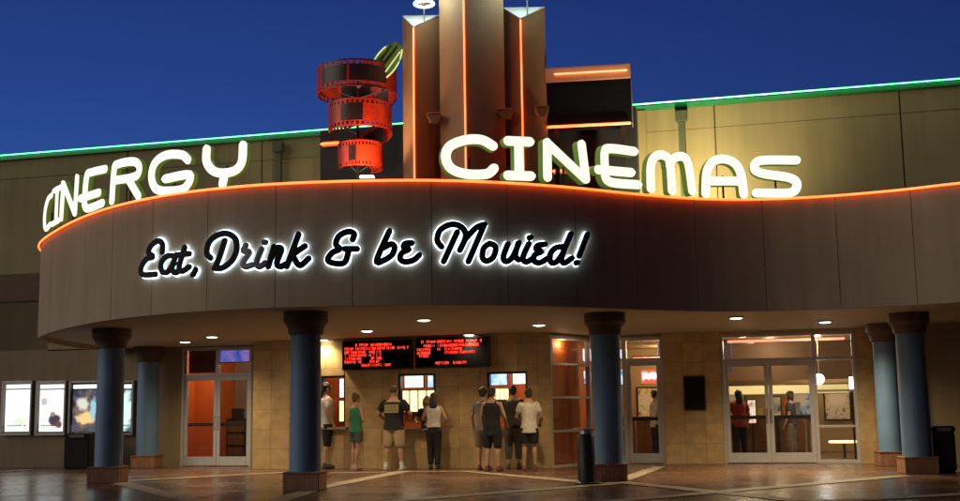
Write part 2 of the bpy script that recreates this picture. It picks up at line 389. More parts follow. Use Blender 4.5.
# ------------------------------------------------------------------ the cinema building
bldg = thing('cinema_building', 'tan stucco cinema building with green neon roof edge behind the curved canopy', 'building', W.w(12, 0, 0))
def rect_minus(r, holes):
    out = [r]
    for h in holes:
        nxt = []
        for (a0, a1, b0, b1) in out:
            h0, h1, k0, k1 = max(a0, h[0]), min(a1, h[1]), max(b0, h[2]), min(b1, h[3])
            if h0 >= h1 or k0 >= k1: nxt.append((a0, a1, b0, b1)); continue
            if a0 < h0: nxt.append((a0, h0, b0, b1))
            if h1 < a1: nxt.append((h1, a1, b0, b1))
            if b0 < k0: nxt.append((h0, h1, b0, k0))
            if k1 < b1: nxt.append((h0, h1, k1, b1))
        out = nxt
    return out
def wall_slab(name, mt, fr, rect, holes, o0, o1, parent):
    b = MB()
    for (a0, a1, b0, b1) in rect_minus(rect, holes): b.wbox(fr, a0, a1, o0, o1, b0, b1)
    return b.build(name, mt, parent)
def tiles(fr, rect, holes, tw, th, o0, o1, parent, name, mt, gap=0.006):
    u = rect[0]
    while u < rect[1] - 1e-6:
        z = rect[2]
        while z < rect[3] - 1e-6:
            for (a0, a1, b0, b1) in rect_minus((u, min(u + tw, rect[1]), z, min(z + th, rect[3])), holes):
                if a1 - a0 < 0.03 or b1 - b0 < 0.03: continue
                t = MB(); t.wbox(fr, a0 + gap / 2, a1 - gap / 2, o0, o1 + random.uniform(-0.0015, 0.0015), b0 + gap / 2, b1 - gap / 2); t.build(name, mt, parent)
            z += th
        u += tw

UA = W.px(-60, 400)[0]; UE = W.px(1040, 300)[0]
# upper wall: core, proud panels, cornice band, cap and neon
uw = MB().wbox(W, UA - 3, UE + 4, -0.5, -0.06, 2.97, 8.06).build('upper_wall', M['grout'], bldg)
seams = [UA - 3] + [W.px(x, 150)[0] for x in (-10, 128, 262, 412, 560, 716, 903)] + [UE + 4]
for a, b in zip(seams, seams[1:]):
    MB().wbox(W, a + 0.012, b - 0.012, -0.06, 0.0, 2.98, 7.55).build('wall_panel', M['upper'], uw, bevel=0.008)
    MB().wbox(W, a + 0.012, b - 0.012, -0.06, 0.008, 7.555, 8.06).build('cornice_panel', M['upper'], uw, bevel=0.008)
MB().wbox(W, UA - 3, UE + 4, -0.55, 0.09, 8.06, 8.16).build('parapet_cap', M['cap'], uw, bevel=0.01)
MB().tube([W.w(UA - 2.9, 0.13, 8.19), W.w(UE + 3.9, 0.13, 8.19)], 0.016, 8).build('neon_tube', M['e_green'], uw, smooth=True)
for x in (281, 683):
    u = W.px(x, 150)[0]
    d = MB(); d.wbox(W, u - 0.075, u + 0.075, 0.055, 0.17, 5.0, 7.7); d.wbox(W, u - 0.13, u + 0.13, 0.053, 0.24, 7.7, 7.95)
    d.build('downspout', M['pipe'], uw, bevel=0.012)
u = W.px(642, 150)[0]
MB().wbox(W, u - 0.12, u + 0.12, 0.002, 0.12, 4.9, 8.05).build('pilaster', M['upper'], uw, bevel=0.01)

# lower walls
LO = 0.0      # left wall and posters
TO = 1.1      # ticket wall stands forward
EO = -0.6     # entrances stand back
def P(x, y, o): return W.px(x, y, o)
ul0 = UA - 3; uld0, uld1 = P(180, 400, LO)[0], P(251, 400, LO)[0]
zld = P(215, 347, LO)[1]
ut0, ut1 = P(253, 400, TO)[0], P(551, 400, TO)[0]
left_wall = wall_slab('left_wall', M['lower'], W, (ul0, uld1 + 0.25, 0, ZS), [(uld0, uld1, -1, zld)], -0.35, LO, bldg)
b = MB(); b.wbox(W, ul0, W.px(180, 300)[0], 0.003, 0.05, P(10, 302, 0)[1], P(10, 277, 0)[1]); b.build('brown_band', M['band'], left_wall, bevel=0.008)
MB().wbox(W, ul0, UA + 3.2, -0.35, LO, ZS, ZS + 2.05).build('wall_infill', M['lower'], left_wall)
# ticket wall with three windows
wins = []
for (x0, x1, y0, y1) in ((321, 345, 376, 427), (398, 436, 374, 428), (487, 528, 372, 428)):
    a, zt_ = P(x0, y0, TO); b_, zb_ = P(x1, y1, TO); wins.append((a, b_, zb_, zt_))
ticket = wall_slab('ticket_wall', M['grout'], W, (ut0, ut1, 0, ZS), wins, TO - 0.3, TO - 0.02, bldg)
tiles(W, (ut0, ut1, 0.0, ZS), wins, 0.455, 0.455, TO - 0.02, TO, ticket, 'wall_tile', M['tile'])
MB().wbox(W, ut0, ut0 + 0.3, LO, TO - 0.3, 0, ZS).build('return_wall', M['tile'], ticket)
for (a, b_, z0, z1) in wins:
    fr = MB()
    fr.wbox(W, a, a + 0.045, TO - 0.2, TO - 0.03, z0, z1); fr.wbox(W, b_ - 0.045, b_, TO - 0.2, TO - 0.03, z0, z1)
    fr.wbox(W, a + 0.045, b_ - 0.045, TO - 0.2, TO - 0.03, z1 - 0.045, z1)
    f = fr.build('ticket_window', M['dark'], bldg)
    MB().wbox(W, a - 0.07, b_ + 0.07, TO - 0.28, TO + 0.16, z0 - 0.055, z0 + 0.0).build('ledge', M['ledge'], f, bevel=0.008)
    gp = MB(); gp.wbox(W, a + 0.045, b_ - 0.045, TO - 0.125, TO - 0.117, z0 + 0.10, z1 - 0.045); gp.build('pane', M['glass'], f)
# walls right of the ticket block
um0, um1 = P(592, 400, EO)[0], P(664, 400, EO)[0]; zm1 = P(640, 337, EO)[1]
ur0, ur1 = P(722, 400, EO)[0], P(858, 400, EO)[0]; zr1 = min(P(760, 331, EO)[1], ZS - 0.06)
zm1 = min(zm1, ZS - 0.06)
ue1 = P(882, 400, EO)[0]
entry = wall_slab('entrance_wall', M['grout'], W, (um0 - 0.001, ue1, 0, ZS), [(um0, um1, -1, zm1), (ur0, ur1, -1, zr1)], EO - 0.3, EO - 0.02, bldg)
tiles(W, (um1, ue1, 0.0, ZS), [(um0, um1, -1, zm1), (ur0, ur1, -1, zr1)], 0.455, 0.455, EO - 0.02, EO, entry, 'wall_tile', M['tile'])
MB().wbox(W, ue1, UE + 4, -0.4, LO + 0.0, 0, ZS).build('right_wall', M['lower'], bldg)
MB().wbox(W, ue1, ue1 + 0.3, EO - 0.3, -0.4, 0, ZS).build('return_wall', M['lower'], entry)

def bars(fr, lst, name, mt, parent, bevel=0.006):
    b = MB()
    for (u0, u1, o0, o1, z0, z1) in lst: b.wbox(fr, u0, u1, o0, o1, z0, z1)
    return b.build(name, mt, parent, bevel=bevel)
def door_leaf(u0, u1, z1, o, hinge_left, parent, push=True):
    s_ = 0.085
    d = bars(W, [(u0, u0 + s_, o - 0.045, o, 0.02, z1), (u1 - s_, u1, o - 0.045, o, 0.02, z1), (u0 + s_, u1 - s_, o - 0.044, o - 0.001, 0.02, 0.24), (u0 + s_, u1 - s_, o - 0.044, o - 0.001, z1 - 0.10, z1)], 'door', M['alu'], parent)
    MB().wbox(W, u0 + s_, u1 - s_, o - 0.027, o - 0.019, 0.24, z1 - 0.10).build('pane', M['glass'], d)
    pb = MB(); pb.wbox(W, u0 + s_ * 0.6, u1 - s_ * 0.6, o - 0.10, o - 0.055, 0.98, 1.06); pb.build('push_bar', M['dark'], d, bevel=0.008)
    uh = (u1 - s_ * 0.5) if hinge_left else (u0 + s_ * 0.5)
    h = MB(); h.tube([W.w(uh, o + 0.003, 0.9), W.w(uh, o + 0.06, 0.92), W.w(uh, o + 0.06, 1.2), W.w(uh, o + 0.003, 1.22)], 0.012, 8); h.build('handle', M['steel'], d, smooth=True)
    return d
# left entrance: two leaves under a transom
zl = P(215, 376, LO)[1]; um_ = (uld0 + uld1) / 2; f_ = 0.07
lf = bars(W, [(uld0, uld0 + f_, -0.2, -0.04, 0, zld), (uld1 - f_, uld1, -0.2, -0.04, 0, zld), (uld0 + f_, uld1 - f_, -0.2, -0.041, zld - f_, zld), (uld0 + f_, uld1 - f_, -0.2, -0.041, zl, zl + f_), (um_ - 0.03, um_ + 0.03, -0.2, -0.042, zl + f_, zld - f_)], 'door_frame', M['alu'], bldg)
MB().wbox(W, uld0 + f_, um_ - 0.03, -0.125, -0.117, zl + f_, zld - f_).build('pane', M['glass'], lf)
MB().wbox(W, um_ + 0.03, uld1 - f_, -0.125, -0.117, zl + f_, zld - f_).build('pane', M['glass'], lf)
door_leaf(uld0 + f_ + 0.004, um_ - 0.003, zl - 0.004, -0.09, True, bldg); door_leaf(um_ + 0.003, uld1 - f_ - 0.004, zl - 0.004, -0.09, False, bldg)
# middle entrance: orange-backed glazing, one leaf
o_ = EO - 0.05; zd = P(645, 361, EO)[1]
c2 = P(625, 400, EO)[0]
mf = bars(W, [(um0, um0 + f_, o_ - 0.16, o_, 0, zm1), (c2 - 0.05, c2 + 0.05, o_ - 0.16, o_ - 0.002, 0, zm1 - f_), (um1 - f_, um1, o_ - 0.16, o_, 0, zm1),
          (um0 + f_, um1 - f_, o_ - 0.16, o_ - 0.001, zm1 - f_, zm1), (um0 + f_, c2 - 0.05, o_ - 0.15, o_ - 0.004, zd, zd + f_), (c2 + 0.05, um1 - f_, o_ - 0.15, o_ - 0.004, zd, zd + f_),
          (um0 + f_, c2 - 0.05, o_ - 0.15, o_ - 0.004, 0.78, 0.83), (um0 + f_, c2 - 0.05, o_ - 0.15, o_ - 0.004, 0, 0.08)], 'glazing_frame', M['alu'], bldg)
for (a, b_, z0, z1) in ((um0 + f_, c2 - 0.05, 0.08, 0.78), (um0 + f_, c2 - 0.05, 0.83, zd), (um0 + f_, c2 - 0.05, zd + f_, zm1 - f_), (c2 + 0.05, um1 - f_, zd + f_, zm1 - f_)):
    MB().wbox(W, a, b_, o_ - 0.084, o_ - 0.076, z0, z1).build('pane', M['glass'], mf)
# slanting glazed return between the ticket wall and the middle entrance, an orange wall close behind it
g0 = W.w(ut1 + 0.004, TO - 0.02, 0); g1 = W.w(um0 - 0.01, EO - 0.02, 0); gd = g1 - g0; GL = gd.length
G = Frame(g0.x, g0.y, -math.degrees(math.atan2(gd.y, gd.x)))
gf = bars(G, [(0.0, 0.07, -0.12, 0, 0, ZS - 0.06), (GL - 0.07, GL, -0.12, 0, 0, ZS - 0.06), (0.07, GL - 0.07, -0.119, -0.001, ZS - 0.13, ZS - 0.06)] + [(0.07, GL - 0.07, -0.115, -0.003, z, z + 0.05) for z in (0.0, 0.76, 1.50, 2.24)], 'glazing_frame', M['alu'], bldg)
for (z0, z1) in ((0.05, 0.76), (0.81, 1.50), (1.55, 2.24), (2.29, ZS - 0.13)):
    MB().wbox(G, 0.07, GL - 0.07, -0.064, -0.056, z0, z1).build('pane', M['glass'], gf)
MB().wbox(G, 0.0, GL, -0.12, 0.0, ZS - 0.059, ZS).build('head', M['lower'], gf)
struct(MB().wbox(G, 0.02, GL - 0.10, -0.36, -0.26, 0.0, ZS - 0.002).build('lobby_orange_wall', M['orange_wall']))
door_leaf(c2 + 0.054, um1 - f_ - 0.004, zd - 0.004, o_ - 0.04, False, bldg)
# right entrance: two leaves, sidelight and transoms
zd = P(770, 361, EO)[1]; d0 = ur0; d1 = P(816, 400, EO)[0]; dm = P(769, 400, EO)[0]
rf = bars(W, [(ur0, ur0 + f_, o_ - 0.16, o_, 0, zr1), (d1 - 0.04, d1 + 0.04, o_ - 0.16, o_ - 0.002, 0, zr1 - f_), (ur1 - f_, ur1, o_ - 0.16, o_, 0, zr1), (ur0 + f_, ur1 - f_, o_ - 0.16, o_ - 0.001, zr1 - f_, zr1),
          (ur0 + f_, d1 - 0.04, o_ - 0.15, o_ - 0.004, zd, zd + f_), (d1 + 0.04, ur1 - f_, o_ - 0.15, o_ - 0.004, zd, zd + f_),
          (d1 + 0.04, ur1 - f_, o_ - 0.15, o_ - 0.004, 1.56, 1.61), (d1 + 0.04, ur1 - f_, o_ - 0.15, o_ - 0.004, 0.78, 0.83), (d1 + 0.04, ur1 - f_, o_ - 0.15, o_ - 0.004, 0, 0.08)], 'glazing_frame', M['alu'], bldg)
for (a, b_, z0, z1) in ((ur0 + f_, d1 - 0.04, zd + f_, zr1 - f_), (d1 + 0.04, ur1 - f_, zd + f_, zr1 - f_), (d1 + 0.04, ur1 - f_, 0.08, 0.78), (d1 + 0.04, ur1 - f_, 0.83, 1.56), (d1 + 0.04, ur1 - f_, 1.61, zd)):
    MB().wbox(W, a, b_, o_ - 0.084, o_ - 0.076, z0, z1).build('pane', M['glass'], rf)
door_leaf(ur0 + f_ + 0.004, dm - 0.003, zd - 0.004, o_ - 0.04, True, bldg); door_leaf(dm + 0.003, d1 - 0.044, zd - 0.004, o_ - 0.04, False, bldg)

# ------------------------------------------------------------------ rooms behind the glass
def sbox(name, mt, u0, u1, o0, o1, z0, z1): return struct(MB().wbox(W, u0, u1, o0, o1, z0, z1).build(name, mt))
LB = -7.5
sbox('lobby_floor', M['lobby_floor'], ut1 - 0.3, ue1 + 0.3, LB, EO - 0.3, -0.2, 0.012)
sbox('lobby_corner_floor', M['lobby_floor'], ut1 - 0.3, um0 - 0.6, EO - 0.3, EO + 0.6, -0.2, 0.011)
sbox('lobby_ceiling', M['cream_wall'], ut1 - 0.3, ue1 + 0.6, LB, EO - 0.31, ZS, ZS + 0.2)
sbox('lobby_back_wall', M['cream_wall'], ut1 - 0.6, ue1 + 0.6, LB - 0.2, LB, 0.0, ZS)
sbox('lobby_right_wall', M['cream_wall'], ue1 + 0.3, ue1 + 0.5, LB, EO - 0.31, 0.0, ZS)
sbox('lobby_left_wall', M['orange_wall'], ut1 - 0.5, ut1 - 0.302, LB, EO - 0.31, 0.0, ZS)
sbox('lobby_purple_bulkhead', M['purple_wall'], um0 + 1.2, um1 + 1.4, -4.0, -3.8, 2.15, ZS - 0.002)
sbox('lobby_partition', mat('brown_wall', (0.14, 0.08, 0.05), 0.6, 0.1, 2), ur0 - 1.0, ue1 + 0.3, -5.9, -5.7, 1.95, ZS - 0.002)
sbox('lobby_pier', M['cream_wall'], um1 + 0.35, ur0 - 0.35, LB, -2.6, 0.012, ZS - 0.002)
# box office behind the ticket wall
sbox('box_office_back_wall', M['orange_wall'], ut0 + 0.3, ut1 - 0.3, TO - 2.6, TO - 2.45, 0.0, ZS)
sbox('box_office_floor', M['lobby_floor'], ut0 + 0.3, ut1 - 0.3, TO - 2.45, TO - 0.3, -0.2, 0.012)
sbox('box_office_ceiling', M['cream_wall'], ut0 + 0.3, ut1 - 0.3, TO - 2.6, TO - 0.3, ZS, ZS + 0.2)
sbox('box_office_side_wall', M['orange_wall'], ut0 + 0.3, ut0 + 0.4, TO - 2.45, TO - 0.3, 0.012, ZS - 0.002)
# left vestibule
sbox('vestibule_floor', M['lobby_floor'], uld0 - 0.6, ut0 + 0.3, -4.2, -0.35, -0.2, 0.012)
sbox('vestibule_orange_wall', M['orange_wall'], uld0 - 0.6, P(215, 420, -1.85)[0], -2.0, -1.85, 0.012, ZS - 0.002)
sbox('vestibule_back_wall', mat('grey_wall', (0.30, 0.24, 0.22), 0.6, 0.1, 2), uld0 - 0.6, ut0 + 0.3, -4.4, -4.2, 0.0, ZS)
sbox('vestibule_side_wall', M['purple_wall'], ut0 + 0.1, ut0 + 0.3, -4.2, -0.36, 0.012, ZS - 0.002)
sbox('vestibule_left_wall', M['orange_wall'], uld0 - 0.75, uld0 - 0.6, -4.2, -0.36, 0.0, ZS)
sbox('vestibule_ceiling', M['cream_wall'], uld0 - 0.6, ut0 + 0.3, -4.2, -0.36, ZS, ZS + 0.2)

WARM = (1.0, 0.72, 0.42)
def ceiling_lamp(u, o, energy, label, group, color=WARM, r=0.11, zc=ZS):
    p = W.w(u, o, zc)
    t = thing('ceiling_lamp', label, 'lamp', p, group)
    MB().lathe([(r * 1.25, -0.002), (r * 1.25, -0.025), (r, -0.03)], 20, p).build('trim_ring', M['alu'], t)
    MB().lathe([(r * 0.96, -0.031), (r * 0.9, -0.04), (r * 0.4, -0.05)], 20, p).build('lens', M['e_down'], t)
    lamp('bulb', 'POINT', p - Vector((0, 0, 0.22)), energy, color, t, shadow_soft_size=0.08)
    return t
um = (um0 + um1) / 2; ur = (ur0 + ur1) / 2
_g = G.w(GL * 0.6, -0.9, 0); _gu = (_g - W.p).dot(W.u); _go = (_g - W.p).dot(W.n)
for (u, o, e) in ((_gu, _go, 26), (um + 0.9, -3.0, 34), (um + 0.4, -6.0, 34), (ur - 1.0, -2.2, 24), (ur + 0.7, -2.6, 24), (ur - 0.4, -4.8, 26), (ur + 1.0, -6.6, 24)):
    ceiling_lamp(u, o, e * 1.6, 'round warm ceiling lamp in the lobby behind the glass entrance doors', 'lobby ceiling lamps')
_q = G.w(GL * 0.45, -0.19, 0)
ceiling_lamp((_q - W.p).dot(W.u), (_q - W.p).dot(W.n), 9, 'tiny added lamp lighting the orange wall behind the slanting glazing', None, r=0.045)  # added in the gap only to light the orange wall
for wn in wins:
    ceiling_lamp((wn[0] + wn[1]) / 2, TO - 1.3, 30, 'round ceiling lamp inside the box office behind the ticket windows', 'box office ceiling lamps')
ceiling_lamp(um_ + 0.55, -3.0, 24, 'round ceiling lamp added deep in the vestibule to brighten it, behind the dark cabinet', None)  # second lamp, added to brighten the back of the vestibule
ceiling_lamp(um_ - 0.2, -1.0, 75, 'round ceiling lamp in the vestibule behind the orange-lit double door', None)

# lobby furniture
def screen(u, o, z, w, h, label, cat='monitor', mt='e_screen', group=None, tilt=0.0, name='wall_monitor'):
    t = thing(name, label, cat, W.w(u, o, z), group)
    MB().wbox(W, u - w / 2, u + w / 2, o - 0.05, o, z - h / 2, z + h / 2).build('casing', M['dark'], t, bevel=0.006)
    MB().wbox(W, u - w / 2 + 0.018, u + w / 2 - 0.018, o + 0.001, o + 0.004, z - h / 2 + 0.018, z + h / 2 - 0.018).build('display', M[mt] if isinstance(mt, str) else mt, t)
    MB().wbox(W, u - 0.03, u + 0.03, o - 0.12, o - 0.05, z - 0.03, z + 0.03).build('bracket', M['dark'], t)
    return t
scr_menu = poster_mat('menu_screen', [(0.35, (0.03, 0.05, 0.12)), (0.5, (0.75, 0.85, 1.0)), (0.62, (0.12, 0.2, 0.5))], 9, 1.6, 3.1)
scr_white = poster_mat('bright_screen', [(0.3, (0.5, 0.72, 1.0)), (0.5, (1, 1, 1)), (0.7, (0.9, 0.95, 1.0))], 5, 1.7, 1.3)
scr_blue = poster_mat('blue_screen', [(0.35, (0.06, 0.22, 0.7)), (0.5, (0.55, 0.8, 1.0)), (0.65, (1, 1, 1))], 5, 1.3, 5.7)
def px_screen(x0, x1, y0, y1, o, label, mt, group=None):
    a, z1 = P(x0, y0, o); b_, z0 = P(x1, y1, o)
    return screen((a + b_) / 2, o, (z0 + z1) / 2, b_ - a, z1 - z0, label, 'monitor', mt, group)
px_screen(404, 424, 373, 388, TO - 0.5, 'wide bright white monitor hung in the ticket window behind the man in the printed shirt', scr_white)
px_screen(427, 434, 374, 388, TO - 0.5, 'narrow bright monitor hung beside the wide white one in the middle ticket window', scr_blue)
px_screen(489, 508, 372.5, 385.5, TO - 0.22, 'blue and white monitor hung over the boy in the long black top', scr_blue)
px_screen(512, 527, 373, 384.5, TO - 0.22, 'smaller white monitor hung over the boy in the white shirt', scr_white)
px_screen(339, 344.5, 378, 398, TO - 0.7, 'narrow upright screen lit white in the ticket window beside the blue column', scr_white)
# lit menu backs in the ticket windows
for i, (x0, x1, y0, y1, lb) in enumerate(((400, 434, 390, 412, 'glowing warm display panel low behind the middle ticket window'), (490, 508, 388, 400, 'glowing warm display panel behind the ticket window the boys stand at'), (338, 345, 400, 422, 'narrow glowing warm display panel in the ticket window beside the column'))):
    a, z1 = P(x0, y0, TO - 2.2); b_, z0 = P(x1, y1, TO - 2.2)
    t = thing('light_panel', lb, 'light panel', W.w((a + b_) / 2, TO - 2.3, z0))
    MB().wbox(W, a, b_, TO - 2.43, TO - 2.3, z0, z1).build('casing', M['dark'], t, bevel=0.006)
    n_ = 4
    for k in range(n_):
        a2 = a + (b_ - a) * (k + 0.08) / n_; b2 = a + (b_ - a) * (k + 0.92) / n_
        MB().wbox(W, a2, b2, TO - 2.299, TO - 2.29, z0 + 0.02, z1 - 0.02).build('diffuser', M['e_warm'], t)
px_screen(605, 627, 349, 359, -3.7, 'wide dark menu screen with white lines high in the middle lobby', scr_menu)
px_screen(609, 627, 369, 385, -3.2, 'blue menu screen below the wide dark one in the middle lobby', scr_blue)
px_screen(582, 593, 348, 362, -2.4, 'small menu screen with white lines beside the orange lobby wall', scr_menu)
px_screen(583, 592, 370, 384, -2.4, 'small blue lit screen low beside the orange lobby wall', scr_blue)
MB().wbox(W, uld0 + 0.08, (uld0 + uld1) / 2 - 0.04, -0.30, -0.27, zl + 0.09, zld - 0.02).build('transom_panel', mat('dark_red_panel', (0.16, 0.02, 0.012), 0.5), lf)
px_screen(219, 250, 350, 362, -0.55, 'blue screen seen through the transom over the orange-lit double door', poster_mat('violet_screen', [(0.35, (0.05, 0.10, 0.65)), (0.5, (0.16, 0.22, 0.85)), (0.65, (0.4, 0.25, 0.8))], 3, 0.55, 8.8))
a = P(226, 440, -2.6)[0]; b_ = P(246, 440, -2.6)[0]
t = thing('display_cabinet', 'dark display cabinet standing in the vestibule behind the right-hand glass leaf', 'cabinet', W.w((a + b_) / 2, -2.6, 0.012))
MB().wbox(W, a, b_, -3.0, -2.6, 0.012, 1.15).build('body', M['dark'], t, bevel=0.01)
for k in range(3): MB().wbox(W, a + 0.05, b_ - 0.05, -2.598, -2.58, 0.1 + k * 0.35, 0.38 + k * 0.35).build('drawer', M['wood'], t, bevel=0.006)
MB().wbox(W, a + 0.1, b_ - 0.2, -2.9, -2.7, 1.151, 1.42).build('till', M['dark'], t, bevel=0.01)
# red lit sign in the lobby
a, z1 = P(641, 370, -2.9); b_, z0 = P(660, 383, -2.9)
t = thing('lit_sign', 'small red and white lit sign hanging in the middle lobby', 'sign', W.w((a + b_) / 2, -2.9, z0))
MB().wbox(W, a, b_, -3.0, -2.9, z0, z1).build('casing', M['e_redneon'], t)
lt = MB(); wd_ = (b_ - a - 0.06) / 6
for k in range(6):
    lt.wbox(W, a + 0.03 + k * wd_, a + 0.03 + (k + 0.72) * wd_, -2.898, -2.89, z0 + 0.09 + 0.03 * (k % 2), z1 - 0.06 - 0.03 * ((k + 1) % 3 == 0))
lt.build('lettering', M['e_screen'], t)
for (k, s2) in ((a + 0.04, 0), (b_ - 0.04, 0)):
    MB().tube([W.w(k, -2.95, z1), W.w(k, -2.95, ZS - 0.01)], 0.008, 6).build('hanger', M['steel'], t)
# red neon strip lines
def strip(x0, y0, x1, y1, o, label, mt='e_redneon', r=0.02):
    a, z0 = P(x0, y0, o); b_, z1 = P(x1, y1, o); zz_ = (z0 + z1) / 2
    t = thing('neon_strip', label, 'neon light', W.w((a + b_) / 2, o, zz_))
    MB().wbox(W, a, b_, o - 0.06, o - 0.02, zz_ - 0.05, zz_ + 0.05).build('channel', M['dark'], t)
    MB().tube([W.w(a + 0.03, o, zz_), W.w(b_ - 0.03, o, zz_)], r, 8).build('tube', M[mt], t, smooth=True)
strip(727, 341, 845, 339, -3.4, 'long red neon strip seen through the transom of the right double door', r=0.035)
strip(632, 358, 664, 357, -3.6, 'short red neon strip on the purple bulkhead of the middle lobby')
# yellow lit bulkhead, concession counter
a = P(728, 392, -5.5)[0]; b_ = P(812, 392, -5.5)[0]; z1 = P(760, 386, -5.5)[1]; z0 = P(760, 394, -5.5)[1]
t = thing('lit_bulkhead', 'long yellow lit bulkhead across the lobby behind the right doors', 'light panel', W.w((a + b_) / 2, -5.5, z0))
MB().wbox(W, a - 0.4, b_ + 1.0, -5.69, -5.4, z0 - 0.02, z1 + 0.02).build('casing', M['cream_wall'], t)
MB().wbox(W, a - 0.3, b_ + 0.9, -5.399, -5.39, z0, z1).build('diffuser', emit('yellow_panel', (0.75, 0.55, 0.12), 0.7), t)
def counter(u0, u1, o0, o1, h, label):
    t = thing('counter', label, 'counter', W.w((u0 + u1) / 2, (o0 + o1) / 2, 0.012))
    MB().wbox(W, u0 + 0.04, u1 - 0.04, o0 + 0.04, o1 - 0.04, 0.012, h - 0.05).build('body', M['wood'], t, bevel=0.01)
    MB().wbox(W, u0, u1, o0, o1, h - 0.05, h).build('countertop', M['ledge'], t, bevel=0.01)
    n_ = max(2, int((u1 - u0) / 0.6)); 
    for k in range(n_):
        MB().wbox(W, u0 + 0.06 + (u1 - u0 - 0.12) * k / n_ + 0.02, u0 + 0.06 + (u1 - u0 - 0.12) * (k + 1) / n_ - 0.02, o1 - 0.04, o1 - 0.02, 0.15, h - 0.12).build('front_panel', M['wood'], t, bevel=0.004)
    return t
counter(P(690, 440, -4.6)[0], P(812, 440, -4.6)[0], -5.2, -4.6, 1.05, 'long wooden concession counter in the lobby behind the right doors')
counter(P(600, 440, -5.0)[0], P(668, 440, -5.0)[0], -5.8, -5.1, 1.05, 'wooden counter in the lobby behind the middle glass door')
for (x, y0, y1, o, lb, st) in ((752, 399, 424, -4.3, 'small lit poster stand with a pink and white sheet behind the right doors', [(0.3, (0.9, 0.25, 0.15)), (0.5, (1, 0.85, 0.7)), (0.7, (0.3, 0.1, 0.1))]), (777, 396, 418, -4.5, 'tall dark standee beside the lobby counter behind the right doors', [(0.3, (0.02, 0.02, 0.03)), (0.5, (0.2, 0.15, 0.1)), (0.7, (0.5, 0.35, 0.2))])):
    a, z1 = P(x - 5.5, y0, o); b_, z0 = P(x + 5.5, y1, o)
    t = thing('poster_stand', lb, 'poster stand', W.w((a + b_) / 2, o, 0.012))
    MB().wbox(W, a, b_, o - 0.06, o, z0, z1).build('case', M['dark'], t, bevel=0.008)
    MB().wbox(W, a + 0.03, b_ - 0.03, o + 0.001, o + 0.006, z0 + 0.03, z1 - 0.03).build('sheet', poster_mat('lobby_sheet', st, 4, 0.8, x * 0.1), t)
    MB().wbox(W, (a + b_) / 2 - 0.03, (a + b_) / 2 + 0.03, o - 0.05, o - 0.01, 0.03, z0).build('leg', M['dark'], t)
    MB().wbox(W, (a + b_) / 2 - 0.18, (a + b_) / 2 + 0.18, o - 0.18, o + 0.14, 0.012, 0.03).build('foot', M['dark'], t)
rndc = random.Random(5)
for k in range(7):
    uu = P(724 + k * 12.5, 440, -4.8)[0]; hh = rndc.uniform(0.16, 0.42); ww = rndc.uniform(0.12, 0.24)
    t = thing('display_box', 'small %s display box on the lobby counter behind the right doors' % ('red', 'white', 'brown', 'yellow', 'dark', 'orange', 'grey')[k], 'box', W.w(uu, -4.85, 1.051), 'boxes on the lobby counter')
    mm = mat('carton', ((0.35, 0.03, 0.02), (0.6, 0.55, 0.5), (0.16, 0.09, 0.05), (0.5, 0.34, 0.06), (0.03, 0.03, 0.035), (0.5, 0.16, 0.03), (0.25, 0.25, 0.26))[k], 0.6)
    MB().wbox(W, uu - ww / 2, uu + ww / 2, -5.0, -4.75, 1.051, 1.05 + hh).build('carton', mm, t, bevel=0.006)
    MB().wbox(W, uu - ww / 2 - 0.01, uu + ww / 2 + 0.01, -5.01, -4.74, 1.051 + hh, 1.075 + hh).build('lid', mm, t)
for k, (x, o, lb) in enumerate(((744, -2.5, 'chrome rope stanchion beside the person in the red top'), (772, -2.9, 'chrome rope stanchion behind the meeting stiles of the right doors'), (806, -2.5, 'chrome rope stanchion behind the right leaf near the sidelight'), (636, -3.2, 'chrome rope stanchion behind the middle glass door'))):
    p = W.w(P(x, 440, o)[0], o, 0.012); t = thing('stanchion', lb, 'stanchion', p, 'rope stanchions in the lobby')
    MB().lathe([(0.16, 0), (0.16, 0.02), (0.05, 0.045)], 20, p).build('base', M['steel'], t, smooth=True)
    MB().lathe([(0.025, 0.045), (0.025, 0.95)], 12, p).build('post', M['steel'], t, smooth=True)
    MB().lathe([(0.03, 0.95), (0.045, 0.97), (0.03, 1.01), (0.005, 1.02)], 14, p).build('cap', M['steel'], t, smooth=True)
